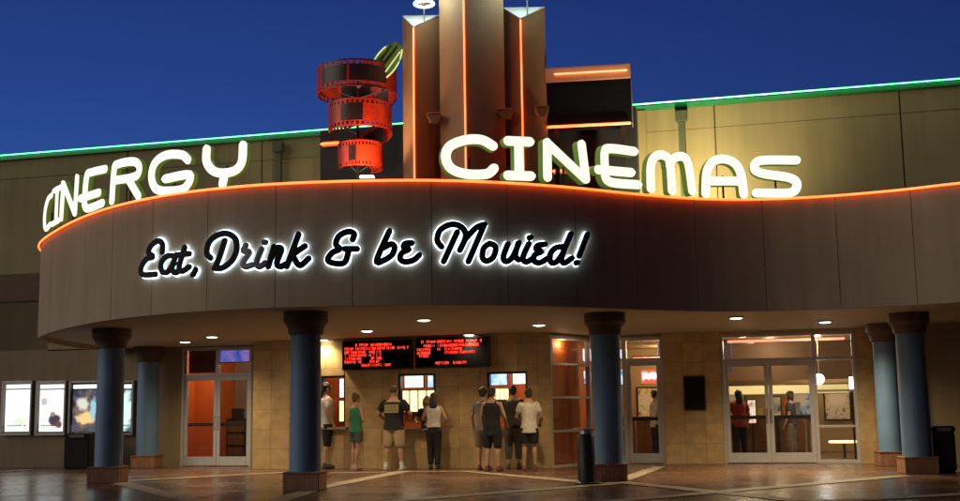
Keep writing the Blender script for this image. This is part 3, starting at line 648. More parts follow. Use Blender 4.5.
for k, (x, lb, st) in enumerate(((733, 'framed red and gold lobby poster behind the person in the red top', [(0.3, (0.3, 0.03, 0.02)), (0.5, (0.7, 0.4, 0.1)), (0.7, (0.05, 0.03, 0.05))]), (800, 'framed blue lobby poster behind the right leaf', [(0.3, (0.03, 0.06, 0.2)), (0.5, (0.4, 0.5, 0.6)), (0.7, (0.02, 0.02, 0.05))]), (838, 'framed brown lobby poster behind the sidelight', [(0.3, (0.2, 0.1, 0.05)), (0.5, (0.6, 0.45, 0.25)), (0.7, (0.08, 0.05, 0.03))]), (650, 'framed gold lobby poster behind the middle glass door', [(0.3, (0.25, 0.12, 0.03)), (0.5, (0.7, 0.5, 0.2)), (0.7, (0.1, 0.04, 0.02))]))):
    o = LB + 0.01; u = P(x, 415, o)[0]
    t = thing('framed_poster', lb, 'poster', W.w(u, o, 0.85), 'framed posters on the lobby wall')
    bars(W, [(u - 0.36, u - 0.32, o, o + 0.04, 0.85, 1.87), (u + 0.32, u + 0.36, o, o + 0.04, 0.85, 1.87), (u - 0.32, u + 0.32, o, o + 0.039, 0.85, 0.89), (u - 0.32, u + 0.32, o, o + 0.039, 1.83, 1.87)], 'frame', M['dark'], t)
    MB().wbox(W, u - 0.32, u + 0.32, o, o + 0.02, 0.89, 1.83).build('print', poster_mat('lobby_print', st, 5, 0.35, 2.2 * k + 1, [(0.5, 0.6, 0.5, 0.35, (0.6, 0.45, 0.3))]), t)
# globe lamp, table lamp, upright light tubes
def globe(x, y, o, r, label, stem):
    u, z = P(x, y, o); p = W.w(u, o, z); t = thing('globe_lamp', label, 'lamp', p)
    MB().ball(p, r, n=20).build('globe', M['e_globe'], t, smooth=True)
    MB().tube([p + Vector((0, 0, r * 0.96)), Vector((p.x, p.y, stem))], 0.012, 8).build('stem', M['steel'], t)
    lamp('bulb', 'POINT', p - Vector((0, 0, r + 0.05)), 14, (0.9, 0.95, 1.0), t, shadow_soft_size=0.1)
globe(819, 379, -3.0, 0.13, 'white globe lamp shining behind the sidelight of the right doors', ZS)
for (x, y0, y1, o, lb) in ((851, 377, 390, -1.6, 'upright warm light tube on the lobby side wall behind the sidelight'), ):
    u, z1 = P(x, y0, o); _, z0 = P(x, y1, o); p = W.w(u, o, z0)
    t = thing('wall_sconce', lb, 'lamp', p)
    MB().lathe([(0.02, -1.6 + 0.0), (0.03, -0.02), (0.05, 0.0)], 12, p).build('post', M['dark'], t)
    MB().lathe([(0.045, 0.001), (0.05, 0.1), (0.045, z1 - z0)], 14, p).build('tube', M['e_flood'], t, smooth=True)
# low lit table in the sidelight
u, z = P(844, 441, -2.2); p = W.w(u, -2.2, 0.012)
t = thing('lamp_table', 'low round table with glowing top behind the sidelight', 'table', p)
MB().lathe([(0.22, 0), (0.22, 0.02), (0.03, 0.05), (0.03, z - 0.08), (0.12, z - 0.05)], 20, p).build('pedestal', M['dark'], t)
MB().lathe([(0.34, z - 0.049), (0.35, z - 0.02), (0.33, z)], 28, p).build('top', M['e_warm'], t, smooth=True)

# ------------------------------------------------------------------ poster cases, board, bins
posters = [((4, 29), [(0.3, (0.92, 0.96, 0.98)), (0.55, (1, 1, 1)), (0.72, (0.85, 0.9, 0.87))], 3.0, 1.5, 'poster case with an almost blank white poster, farthest from the blue column', [(0.62, 0.25, 0.34, 0.16, (0.55, 0.62, 0.5)), (0.4, 0.55, 0.3, 0.3, (0.80, 0.84, 0.86))]),
           ((38, 63), [(0.3, (0.95, 0.93, 1)), (0.7, (1, 1, 1))], 4.0, 1.4, 'poster case with a white poster showing a few small dark figures', [(0.62, 0.27, 0.36, 0.22, (0.05, 0.03, 0.05)), (0.2, 0.72, 0.2, 0.14, (0.42, 0.36, 0.45)), (0.82, 0.17, 0.2, 0.11, (0.12, 0.05, 0.05)), (0.55, 0.42, 0.16, 0.1, (0.3, 0.2, 0.16))]),
           ((71, 97), [(0.3, (0.008, 0.010, 0.03)), (0.5, (0.05, 0.06, 0.12)), (0.7, (0.10, 0.09, 0.10))], 6.0, 1.15, 'poster case with a dark brown and gold poster above the black bin', [(0.5, 0.5, 0.7, 0.62, (0.22, 0.15, 0.12)), (0.42, 0.66, 0.34, 0.26, (0.75, 0.72, 0.66)), (0.55, 0.32, 0.6, 0.22, (0.95, 0.62, 0.28)), (0.85, 0.55, 0.2, 0.4, (0.35, 0.6, 0.75))]),
           ((104, 131), [(0.3, (0.03, 0.05, 0.06)), (0.7, (0.12, 0.2, 0.24))], 4.5, 1.2, 'poster case mostly hidden behind the blue column', [(0.7, 0.5, 0.6, 0.7, (0.75, 0.95, 1))])]
for k, ((x0, x1), stops, scl, stg, lb, fig) in enumerate(posters):
    a, z1 = P(x0, 383, 0.1); b_, z0 = P(x1, 433, 0.1); t = thing('poster_case', lb, 'poster case', W.w((a + b_) / 2, 0.06, z0), 'poster cases')
    oa = 0.0
    MB().wbox(W, a, b_, 0.001, 0.05, z0, z1).build('back_box', M['dark'], t)
    bars(W, [(a - 0.05, a, 0.001, 0.12, z0 - 0.05, z1 + 0.05), (b_, b_ + 0.05, 0.001, 0.12, z0 - 0.05, z1 + 0.05), (a, b_, 0.001, 0.119, z0 - 0.05, z0), (a, b_, 0.001, 0.119, z1, z1 + 0.05)], 'frame', M['poster_frame'], t)
    zz1 = z1 - 0.045
    MB().wbox(W, a + 0.045, b_ - 0.045, 0.051, 0.06, zz1 - 0.10, zz1).build('header_strip', M['e_screen'], t)
    pm = poster_mat('poster_print', stops, scl, stg, 3.3 + k * 4.1, fig)
    MB().wbox(W, a + 0.045, b_ - 0.045, 0.051, 0.06, z0 + 0.045, zz1 - 0.135).build('poster', pm, t)
    cl = MB(); rc = random.Random(k)
    for row in range(3):
        u = a + 0.10
        while u < b_ - 0.10:
            w_ = rc.uniform(0.012, 0.05)
            if rc.random() < 0.85: cl.wbox(W, u, min(u + w_, b_ - 0.09), 0.0605, 0.062, z0 + 0.085 + row * 0.045, z0 + 0.085 + row * 0.045 + (0.034 if row == 2 else 0.018))
            u += w_ + 0.012
    tag(cl.build('credit_lines', M['dark'] if k < 2 else M['white'], t), kind='stuff')
    MB().wbox(W, a + 0.002, b_ - 0.002, 0.095, 0.10, z0 + 0.002, z1 - 0.002).build('pane', M['glass'], t)
a, z1 = P(683, 376, EO + 0.06); b_, z0 = P(706, 410, EO + 0.06)
t = thing('notice_board', 'black notice board on the tiled wall between the entrances', 'board', W.w((a + b_) / 2, EO, z0))
MB().wbox(W, a + 0.03, b_ - 0.03, EO + 0.001, EO + 0.035, z0 + 0.03, z1 - 0.03).build('panel', M['black'], t)
bars(W, [(a, a + 0.03, EO + 0.001, EO + 0.05, z0, z1), (b_ - 0.03, b_, EO + 0.001, EO + 0.05, z0, z1), (a + 0.03, b_ - 0.03, EO + 0.001, EO + 0.049, z0, z0 + 0.03), (a + 0.03, b_ - 0.03, EO + 0.001, EO + 0.049, z1 - 0.03, z1)], 'frame', M['dark'], t)
def square_bin(p, w, h, label):
    t = thing('litter_bin', label, 'bin', p)
    MB().box(p.x - w / 2, p.x + w / 2, p.y - w / 2, p.y + w / 2, 0.03, h * 0.86).build('body', M['dark'], t, bevel=0.02)
    MB().box(p.x - w / 2 - 0.02, p.x + w / 2 + 0.02, p.y - w / 2 - 0.02, p.y + w / 2 + 0.02, h * 0.862, h).build('lid', M['dark'], t, bevel=0.03)
    MB().box(p.x - w * 0.3, p.x + w * 0.3, p.y - w / 2 - 0.024, p.y - w / 2 - 0.019, h * 0.885, h * 0.965).build('flap', M['steel'], t)
    MB().box(p.x - w / 2 + 0.03, p.x + w / 2 - 0.03, p.y - w / 2 + 0.03, p.y + w / 2 - 0.03, 0.0, 0.03).build('base', M['dark'], t)
q = atz(80, 468.5); square_bin(Vector((q.x, q.y, 0)), 0.6, 0.86, 'black square litter bin under the poster cases')
q = atz(942, 472); square_bin(Vector((q.x, q.y, 0)), 0.42, 0.85, 'dark litter bin in the shade beside the end column')
# ash stand beside the middle column
q = atz(587, 484); p = Vector((q.x, q.y, 0))
t = thing('ash_stand', 'dark pedestal ash stand with a flat tray beside the middle blue column', 'ash stand', p)
MB().lathe([(0.22, 0), (0.22, 0.03), (0.19, 0.05)], 24, p).build('base', M['dark'], t, smooth=True)
MB().lathe([(0.145, 0.05), (0.15, 0.1), (0.15, 0.80), (0.12, 0.84)], 24, p).build('body', M['dark'], t, smooth=True)
MB().lathe([(0.10, 0.84), (0.10, 0.90), (0.2, 0.905), (0.21, 0.935), (0.17, 0.94), (0.15, 0.925)], 24, p).build('tray', M['steel'], t, smooth=True)

# ------------------------------------------------------------------ LED boards over the ticket windows
def led_board(x0, x1, y0, y1, rows, label):
    o = TO + 0.16; a, z1 = P(x0, (y0), o); b_, z0 = P(x1, (y1), o); h = z1 - z0; w = b_ - a
    t = thing('led_board', label, 'sign', W.w((a + b_) / 2, o, z0))
    MB().wbox(W, a, b_, TO + 0.002, o, z0, z1).build('casing', M['dark'], t, bevel=0.01)
    MB().wbox(W, a + 0.03, b_ - 0.03, o + 0.001, o + 0.004, z0 + 0.03, z1 - 0.03).build('display', mat('led_mask', (0.006, 0.006, 0.007), 0.95, 0.1, spec=0.0), t)
    lt = MB(); rnd = random.Random(x0)
    for (ry, spans) in rows:
        zc = z1 - h * ry
        for (s0, s1) in spans:
            u = a + w * s0
            while u < a + w * s1:
                if rnd.random() < 0.86:
                    hh = 0.031 * rnd.choice((1, 1, 1, 0.75)); gw = rnd.uniform(0.020, 0.032)
                    kind = rnd.randint(0, 3)
                    if kind != 1: lt.wbox(W, u, u + 0.010, o + 0.005, o + 0.008, zc - hh, zc + hh)
                    if kind != 2: lt.wbox(W, u + 0.011, u + gw, o + 0.005, o + 0.008, zc + hh - 0.014, zc + hh)
                    if kind != 0: lt.wbox(W, u + 0.011, u + gw, o + 0.005, o + 0.008, zc - hh, zc - hh + 0.014)
                    lt.wbox(W, u + 0.011, u + gw, o + 0.005, o + 0.008, zc - 0.006, zc + 0.007)
                    if kind > 1: lt.wbox(W, u + gw, u + gw + 0.009, o + 0.005, o + 0.008, zc - hh, zc + hh)
                u += 0.046
    tag(lt.build('led_text', M['e_red'], t), kind='stuff')
led_board(342, 411, 341, 368.5, [(0.16, [(0.2, 0.72)]), (0.28, [(0.04, 0.16), (0.2, 0.96)]), (0.40, [(0.04, 0.34), (0.4, 0.46), (0.5, 0.58)]), (0.51, [(0.04, 0.36), (0.4, 0.46), (0.5, 0.58)]), (0.62, [(0.04, 0.28), (0.4, 0.46), (0.5, 0.58)]), (0.73, [(0.04, 0.3), (0.4, 0.46), (0.5, 0.58)]), (0.85, [(0.28, 0.7)])],
          'red dot-matrix board with many short rows, beside the blue column')
led_board(415, 489, 338, 366.5, [(0.14, [(0.08, 0.9)]), (0.27, [(0.12, 0.88)]), (0.39, [(0.03, 0.24), (0.3, 0.34), (0.4, 0.64)]), (0.5, [(0.03, 0.2), (0.4, 0.85)]), (0.6, [(0.03, 0.18)]), (0.84, [(0.28, 0.7)])],
          'red dot-matrix board with fewer rows, over the dark-haired woman')

# ------------------------------------------------------------------ canopy
can = thing('entrance_canopy', 'long curving taupe entrance canopy with an orange neon top edge', 'canopy', (1.0, 22, ZS))
i0 = 0
seam_ref = min(range(40, len(CURVE)), key=lambda i: abs((480 + FOC * CURVE[i].x / (CURVE[i].y * 1.0)) - 350))
step = int(round(1.21 / (CURVE[1] - CURVE[0]).length))
cuts = sorted(set([0, len(CURVE) - 1] + [i for i in range(seam_ref % step, len(CURVE) - 1, step) if i > 4]))
OUT = offset_curve(0.0); INN = offset_curve(-SKIN)
for a, b_ in zip(cuts, cuts[1:]):
    vs = []; fs = []
    idx = list(range(a, b_ + 1))
    def endp(i, C, first, last):
        p = C[i].copy(); t = (CURVE[min(i + 1, len(CURVE) - 1)] - CURVE[max(i - 1, 0)]).normalized()
        if first: p += t * 0.005
        if last: p -= t * 0.005
        return p
    for k, i in enumerate(idx):
        p = endp(i, OUT, k == 0, k == len(idx) - 1); q = endp(i, INN, k == 0, k == len(idx) - 1)
        vs += [(p.x, p.y, ZB), (p.x, p.y, ZT), (q.x, q.y, ZT), (q.x, q.y, ZB)]
    n_ = len(idx)
    for k in range(n_ - 1):
        for e in range(4): fs.append((k * 4 + e, (k + 1) * 4 + e, (k + 1) * 4 + (e + 1) % 4, k * 4 + (e + 1) % 4))
    fs.append((0, 1, 2, 3)); fs.append(tuple((n_ - 1) * 4 + e for e in (3, 2, 1, 0)))
    MB().add(vs, fs).build('fascia_panel', M['fascia'], can, smooth=True)
def plate(name, mt, curve, z0, z1, back):
    n_ = len(curve); vs = []
    for p in curve: vs.append((p.x, p.y, z0))
    for p in curve: vs.append((p.x, p.y, z1))
    # strips towards the back line (the wall plane), one quad per segment
    B = []
    for p in curve:
        u = (p - W.p).dot(W.u); B.append(W.w(u, back, 0))
    for p in B: vs.append((p.x, p.y, z0))
    for p in B: vs.append((p.x, p.y, z1))
    fs = []
    for i in range(n_ - 1):
        fs.append((i, 2 * n_ + i, 2 * n_ + i + 1, i + 1)); fs.append((n_ + i, n_ + i + 1, 3 * n_ + i + 1, 3 * n_ + i)); fs.append((i, i + 1, n_ + i + 1, n_ + i))
    return MB().add(vs, fs).build(name, mt, can)
def clean_curve(o):
    C = offset_curve(o); lim = W.u
    us = [(p - W.p).dot(W.u) for p in C]
    # keep the part that advances along the wall direction
    i0 = min(range(len(C) // 2), key=lambda i: us[i]); i1 = max(range(len(C) // 2, len(C)), key=lambda i: us[i])
    return C[i0:i1 + 1]
plate('soffit', M['soffit'], clean_curve(-SKIN - 0.002), ZS, ZS + 0.04, -2.7 + 2.0)
plate('roof_deck', M['roof'], clean_curve(-SKIN - 0.002), 4.40, 4.45, 0.004)
MB().tube([p + Vector((0, 0, ZT + 0.0)) for p in offset_curve(0.045)[::3]], 0.019, 8).build('neon_tube', M['e_orange'], can, smooth=True)
cp = offset_curve(-0.015)[::2]
MB().tube([p + Vector((0, 0, ZT + 0.004)) for p in cp], [(0.006, 0.055)] * len(cp), 8, side=(0, 0, 1)).build('coping', M['band'], can)

# recessed downlights
DL = [(185, 341), (212, 336), (323, 339), (367, 330), (424, 319), (469, 334), (539, 324), (736, 317), (825, 321)]
def downlight():
    t = thing('downlight', 'round recessed downlight glowing in the canopy soffit', 'downlight', (0, 0, ZS), 'downlights recessed in the canopy soffit')
    a_ = MB().torus((0, 0, -0.010), 0.134, 0.02, 28, 8).build('trim_ring', M['alu'], None, smooth=True); a_.parent = t
    b2 = MB().lathe([(0.118, -0.006), (0.112, -0.026), (0.07, -0.040)], 24).build('lens', M['e_down'], None, smooth=True); b2.parent = t
    l = lamp('bulb', 'SPOT', (0, 0, -0.08), 230, (1.0, 0.74, 0.42), None, spot_size=R(150), spot_blend=0.9, shadow_soft_size=0.09); l.parent = t
    return t
dl = downlight()
for k, (x, y) in enumerate(DL):
    o = dl if k == 0 else copy_tree(dl)
    q = atz(x, y, ZS - 0.002); o.location = (q.x, q.y, ZS - 0.002)
    if k in (2, 5):          # the two lamps close to the ticket wall carry weaker bulbs
        for c in o.children:
            if c.type == 'LIGHT': c.data = c.data.copy(); c.data.energy = 115
    if k in (7, 8):          # bulbs turned up to brighten the tiled wall at the right entrance
        for c in o.children:
            if c.type == 'LIGHT': c.data = c.data.copy(); c.data.energy = 520

# ------------------------------------------------------------------ columns
def column(label):
    t = thing('column', label, 'column', (0, 0, 0), 'blue columns carrying the canopy')
    pl = MB().box(-0.30, 0.30, -0.30, 0.30, 0.0, 0.275).build('plinth', M['brick'], None, bevel=0.012); pl.parent = t
    c2 = MB().box(-0.312, 0.312, -0.312, 0.312, 0.276, 0.305).build('plinth_cap', M['brick'], None, bevel=0.008); c2.parent = t
    s_ = MB().lathe([(0.262, 0.305), (0.262, 0.9), (0.257, 1.6), (0.25, 2.60)], 40).build('shaft', M['shaft'], None, smooth=True); s_.parent = t
    cpt = MB().lathe([(0.262, 2.56), (0.288, 2.575), (0.295, 2.62), (0.30, 2.66), (0.325, 2.72), (0.36, 2.77), (0.375, 2.78), (0.375, 2.949)], 40).build('capital', M['capital'], None, smooth=True); cpt.parent = t
    return t
cols = [((110, 483), 110, None, 8, 'blue column in front of the poster cases'), ((306, 491), 305.5, None, 14, 'blue column beside the person in the white shirt and dark shorts'), ((609, 482), 607.5, None, 10, 'blue column beside the dark ash stand'), ((914, 474), 914, None, 14, 'blue column in the shade beside the dark litter bin'),
        ((148, 467.5), 148, 0.42, 14.6, 'blue column close to the wall between the poster cases and the orange-lit double door'), ((889, 463), 889, 0.42, 14.6, 'blue column close to the wall beside the right double door')]
c0 = column('')
for k, ((x, y), xm, off, rz, lb) in enumerate(cols):
    o = c0 if k == 0 else copy_tree(c0)
    if off is None:
        q = atz(x, y); Y = q.y + 0.30; o.location = (aty(xm, 405, Y).x, Y, 0)
    else:
        u_ = W.px(xm, 405, off)[0]; o.location = W.w(u_, off, 0)
    o.rotation_euler.z = -R(rz * 0.4); o['label'] = lb

# ------------------------------------------------------------------ strokes on the canopy front
def smooth_path(pts, k=5):
    if len(pts) < 3: return [Vector((*p, 0)) for p in pts] if len(pts) == 2 else [Vector((*pts[0], 0))]
    return catmull([(x, y, 0) for x, y in pts], k)
def stroke3d(pts, o, curved=True):
    pp = smooth_path(pts) if curved else [Vector((*p, 0)) for p in pts]
    if len(pp) == 2: pp = [pp[0].lerp(pp[1], j / 4) for j in range(5)]
    return [onc(p.x, p.y, o) for p in pp]
def sweep_flat(mb, path, r, prof, capn=4):
    """sweep a stroke lying in the sign surface; prof: list of (side fraction, outward shift)"""
    n_ = len(path); rings = []
    for i, (p, n) in enumerate(path):
        t = (path[min(i + 1, n_ - 1)][0] - path[max(i - 1, 0)][0]).normalized(); s_ = t.cross(n).normalized()
        rings.append((p, t, s_, n))
    out = []
    p, t, s_, n = rings[0]
    for k in range(capn, 0, -1):
        w = R(86 * k / capn); out.append((p - t * r * math.sin(w), s_, n, math.cos(w)))
    out += [(p, s_, n, 1.0) for (p, t, s_, n) in rings]
    p, t, s_, n = rings[-1]
    for k in range(1, capn + 1):
        w = R(86 * k / capn); out.append((p + t * r * math.sin(w), s_, n, math.cos(w)))
    m_ = len(prof); vs = []; fs = []
    for (p, s_, n, q) in out:
        for (a, d) in prof: vs.append(p + s_ * r * a * q + n * d)
    for k in range(len(out) - 1):
        for i in range(m_):
            j = (i + 1) % m_; fs.append((k * m_ + i, k * m_ + j, (k + 1) * m_ + j, (k + 1) * m_ + i))
    fs.append(tuple(reversed(range(m_)))); fs.append(tuple(range((len(out) - 1) * m_, len(out) * m_)))
    mb.add(vs, fs)
FACE = [(-1, 0), (-0.96, 0.02), (-0.6, 0.034), (0, 0.042), (0.6, 0.034), (0.96, 0.02), (1, 0)]
RET = [(-1.02, -0.002), (-1.02, -0.15), (1.02, -0.15), (1.02, -0.002)]
BFACE = [(-1, 0.0), (-1, 0.03), (-0.8, 0.042), (0, 0.047), (0.8, 0.042), (1, 0.03), (1, 0.0)]
BACK = [(-1.34, -0.008), (-1.34, -0.026), (1.34, -0.026), (1.34, -0.008)]
def Z(ox, oy, s_): return lambda *pts: [(ox + x / s_, oy + y / s_) for (x, y) in pts]
a_ = Z(430, 100, 4.175); b4 = Z(580, 100, 4.175); b5 = Z(690, 120, 4.175); e6 = Z(30, 150, 5.01); e7 = Z(100, 130, 5.01)
# letters with rounded (c=True) or straight strokes
CINEMAS = [('C', [(a_((262, 192), (215, 167), (150, 167), (85, 192), (66, 237), (87, 285), (150, 309), (235, 309), (266, 287)), 1)]),
           ('I', [(a_((325, 171), (415, 175)), 0), (a_((370, 176), (372, 314)), 0), (a_((325, 315), (420, 318)), 0)]),
           ('N', [(a_((490, 322), (488, 180)), 0), (a_((488, 180), (647, 330)), 0), (a_((632, 187), (650, 330)), 0)]),
           ('E', [(b4((225, 215), (130, 203), (103, 215), (103, 285), (106, 325), (135, 345), (240, 354)), 1), (b4((75, 291), (212, 303)), 0)]),
           ('M', [(b4((295, 370), (295, 275), (315, 236), (350, 232), (374, 262), (383, 378)), 1), (b4((374, 275), (388, 246), (425, 236), (450, 265), (468, 380)), 1)]),
           ('A', [(b5((66, 308), (70, 220), (95, 175), (140, 163), (185, 180), (212, 225), (224, 310)), 1), (b5((75, 255), (215, 255)), 0)]),
           ('S', [(b5((443, 168), (310, 168), (275, 180), (272, 208), (310, 225), (410, 240), (445, 262), (437, 295), (400, 305), (277, 305)), 1)])]
CINERGY = [('C', [(e6((112, 226), (94, 246), (80, 300), (76, 360), (82, 396), (104, 372)), 1)]),
           ('I', [(e6((124, 205), (158, 186)), 0), (e6((140, 196), (133, 355)), 0), (e6((113, 372), (146, 352)), 0)]),
           ('N', [(e6((170, 170), (159, 343)), 0), (e6((170, 170), (226, 318)), 0), (e6((239, 138), (228, 316)), 0)]),
           ('E', [(e6((378, 96), (310, 112), (287, 130), (276, 240), (277, 280), (295, 293), (364, 266)), 1), (e6((256, 243), (346, 214)), 0)]),
           ('R', [(e7((62, 355), (73, 200), (90, 172), (165, 158), (198, 180), (192, 222), (155, 240), (80, 252)), 1), (e7((142, 245), (195, 332)), 0)]),
           ('G', [(e7((442, 150), (410, 125), (335, 126), (278, 165), (260, 235), (282, 295), (340, 306), (425, 292), (452, 225), (330, 245)), 1)]),
           ('Y', [(e7((536, 98), (536, 160), (568, 205), (620, 216), (680, 202), (712, 160), (718, 78)), 1), (e7((626, 218), (616, 270)), 0)])]
def planar(strokes, o, lim):
    """a channel letter is flat: a plane through the canopy edge at the letter's middle"""
    P_ = [p for s_ in strokes for p in s_[0]]; cx = (min(p[0] for p in P_) + max(p[0] for p in P_)) / 2; cy = (min(p[1] for p in P_) + max(p[1] for p in P_)) / 2
    c, n = onc(cx, cy, o); v = Vector((-c.x, -c.y, 0)).normalized()
    if n.dot(v) < lim:
        q = (n - v * n.dot(v)).normalized(); n = (v * lim + q * math.sqrt(1 - lim * lim)).normalized()
    def hit(x, y):
        d = ray(x, y); return cO + d * ((c - cO).dot(n) / d.dot(n)), n
    return hit
def flat_path(hit, pts, curved):
    pp = smooth_path(pts) if curved else [Vector((*p, 0)) for p in pts]
    if len(pp) == 2: pp = [pp[0].lerp(pp[1], j / 4) for j in range(5)]
    return [hit(p.x, p.y) for p in pp]
def letter_sign(word, label, r):
    q, n = onc(*word[3][1][0][0][0], -0.17)
    t = thing('letter_sign', label, 'sign', (q.x, q.y, ZT))
    for q_, (ch, strokes) in enumerate(word):
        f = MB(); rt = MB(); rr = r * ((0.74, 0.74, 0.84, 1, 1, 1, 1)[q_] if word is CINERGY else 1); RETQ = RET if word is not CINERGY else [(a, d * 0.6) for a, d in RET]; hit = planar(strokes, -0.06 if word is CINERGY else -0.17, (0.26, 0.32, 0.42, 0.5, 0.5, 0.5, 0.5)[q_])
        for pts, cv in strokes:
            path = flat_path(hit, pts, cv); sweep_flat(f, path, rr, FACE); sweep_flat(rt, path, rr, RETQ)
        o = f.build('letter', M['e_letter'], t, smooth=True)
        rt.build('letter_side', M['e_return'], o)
        c = sum((hit(*p)[0] - hit(*p)[1] * 0.08 for s_ in strokes for p in s_[0]), Vector()) / sum(len(s_[0]) for s_ in strokes)
        MB().tube([Vector((c.x, c.y, c.z)), Vector((c.x, c.y, 4.46))], 0.018, 6).build('post', M['dark'], o)
    return t
letter_sign(CINERGY, 'white glowing capital letters on the canopy edge, between the poster wall and the film-strip sculpture', 0.072)
letter_sign(CINEMAS, 'white glowing capital letters on the canopy edge below the tower and the black screen box', 0.077)

zA = Z(130, 215, 6.26); zB = Z(195, 215, 6.26); zC = Z(315, 215, 6.26); zD = Z(425, 210, 6.26); zE = Z(505, 215, 6.68)
SCRIPT = [('E', [zA((208, 232), (208, 185), (182, 163), (140, 190), (122, 235), (150, 262), (108, 278), (76, 330), (85, 373), (165, 371))]),
          ('a', [zA((286, 258), (238, 258), (202, 300), (205, 352), (240, 356), (282, 300)), zA((288, 265), (268, 335), (290, 362), (312, 345))]),
          ('t', [zA((347, 205), (312, 325), (330, 352), (375, 325)), zA((292, 252), (375, 243))]),
          (',', [zA((415, 342), (400, 373))]),
          ('D', [zB((102, 270), (78, 238), (92, 172), (142, 128), (205, 117), (256, 152), (264, 220), (235, 285), (178, 330), (128, 334)), zB((190, 162), (157, 265), (128, 334))]),
          ('r', [zB((322, 192), (306, 226), (345, 234), (305, 298), (318, 324), (362, 312))]),
          ('i', [zB((420, 215), (388, 300), (408, 324), (442, 300)), zB((438, 172), (444, 172))]),
          ('n', [zB((497, 200), (462, 322)), zB((476, 275), (515, 208), (543, 218), (515, 300), (535, 324), (570, 308))]),
          ('k', [zB((650, 122), (577, 322)), zB((690, 195), (608, 252)), zB((612, 250), (648, 312), (675, 308), (713, 272))]),
          ('&', [zC((236, 155), (246, 118), (208, 105), (152, 132), (132, 183), (156, 214), (112, 235), (82, 276), (104, 299), (185, 299), (213, 215)), zC((187, 213), (264, 213))]),
          ('b', [zC((466, 102), (386, 286), (432, 284), (482, 250), (499, 203), (478, 183), (432, 205))]),
          ('e', [zC((606, 176), (565, 180), (555, 203), (590, 214), (545, 238), (533, 275), (565, 294), (618, 282), (652, 252))]),
          ('M', [zD((102, 230), (76, 190), (92, 130), (150, 94), (208, 97), (247, 132), (250, 180), (217, 252)), zD((200, 140), (116, 323)), zD((250, 185), (318, 112), (370, 92)), zD((370, 92), (270, 323))]),
          ('o', [zD((402, 210), (366, 240), (358, 298), (386, 320), (426, 294), (440, 232), (402, 210))]),
          ('v', [zD((516, 215), (488, 295), (506, 323), (545, 296), (585, 208)), zE((85, 190), (66, 270), (88, 300))]),
          ('i', [zE((155, 195), (117, 285), (140, 314), (182, 290)), zE((160, 154), (168, 151))]),
          ('e', [zE((262, 197), (215, 205), (206, 232), (242, 245), (195, 268), (190, 305), (228, 320), (282, 290))]),
          ('d', [zE((385, 212), (332, 222), (297, 268), (306, 318), (342, 312), (388, 248)), zE((436, 128), (377, 275), (390, 322), (442, 290))]),
          ('!', [zE((546, 132), (491, 275)), zE((472, 321), (478, 319))])]
q, n = onc(350, 250, 0.08)
t = thing('script_sign', 'black script letters with a white halo on the curved canopy front', 'sign', (q.x, q.y, 3.6))
for k, (ch, strokes) in enumerate(SCRIPT):
    f = MB(); bk = MB()
    for pts in strokes:
        path = stroke3d(pts, 0.05, True); sweep_flat(f, path, 0.048, BFACE); sweep_flat(bk, path, 0.048, BACK)
    o = f.build('letter', M['greyface'] if k in (5, 6) else M['black'], t, smooth=True)
    bk.build('backlight', M['e_halo'], o)

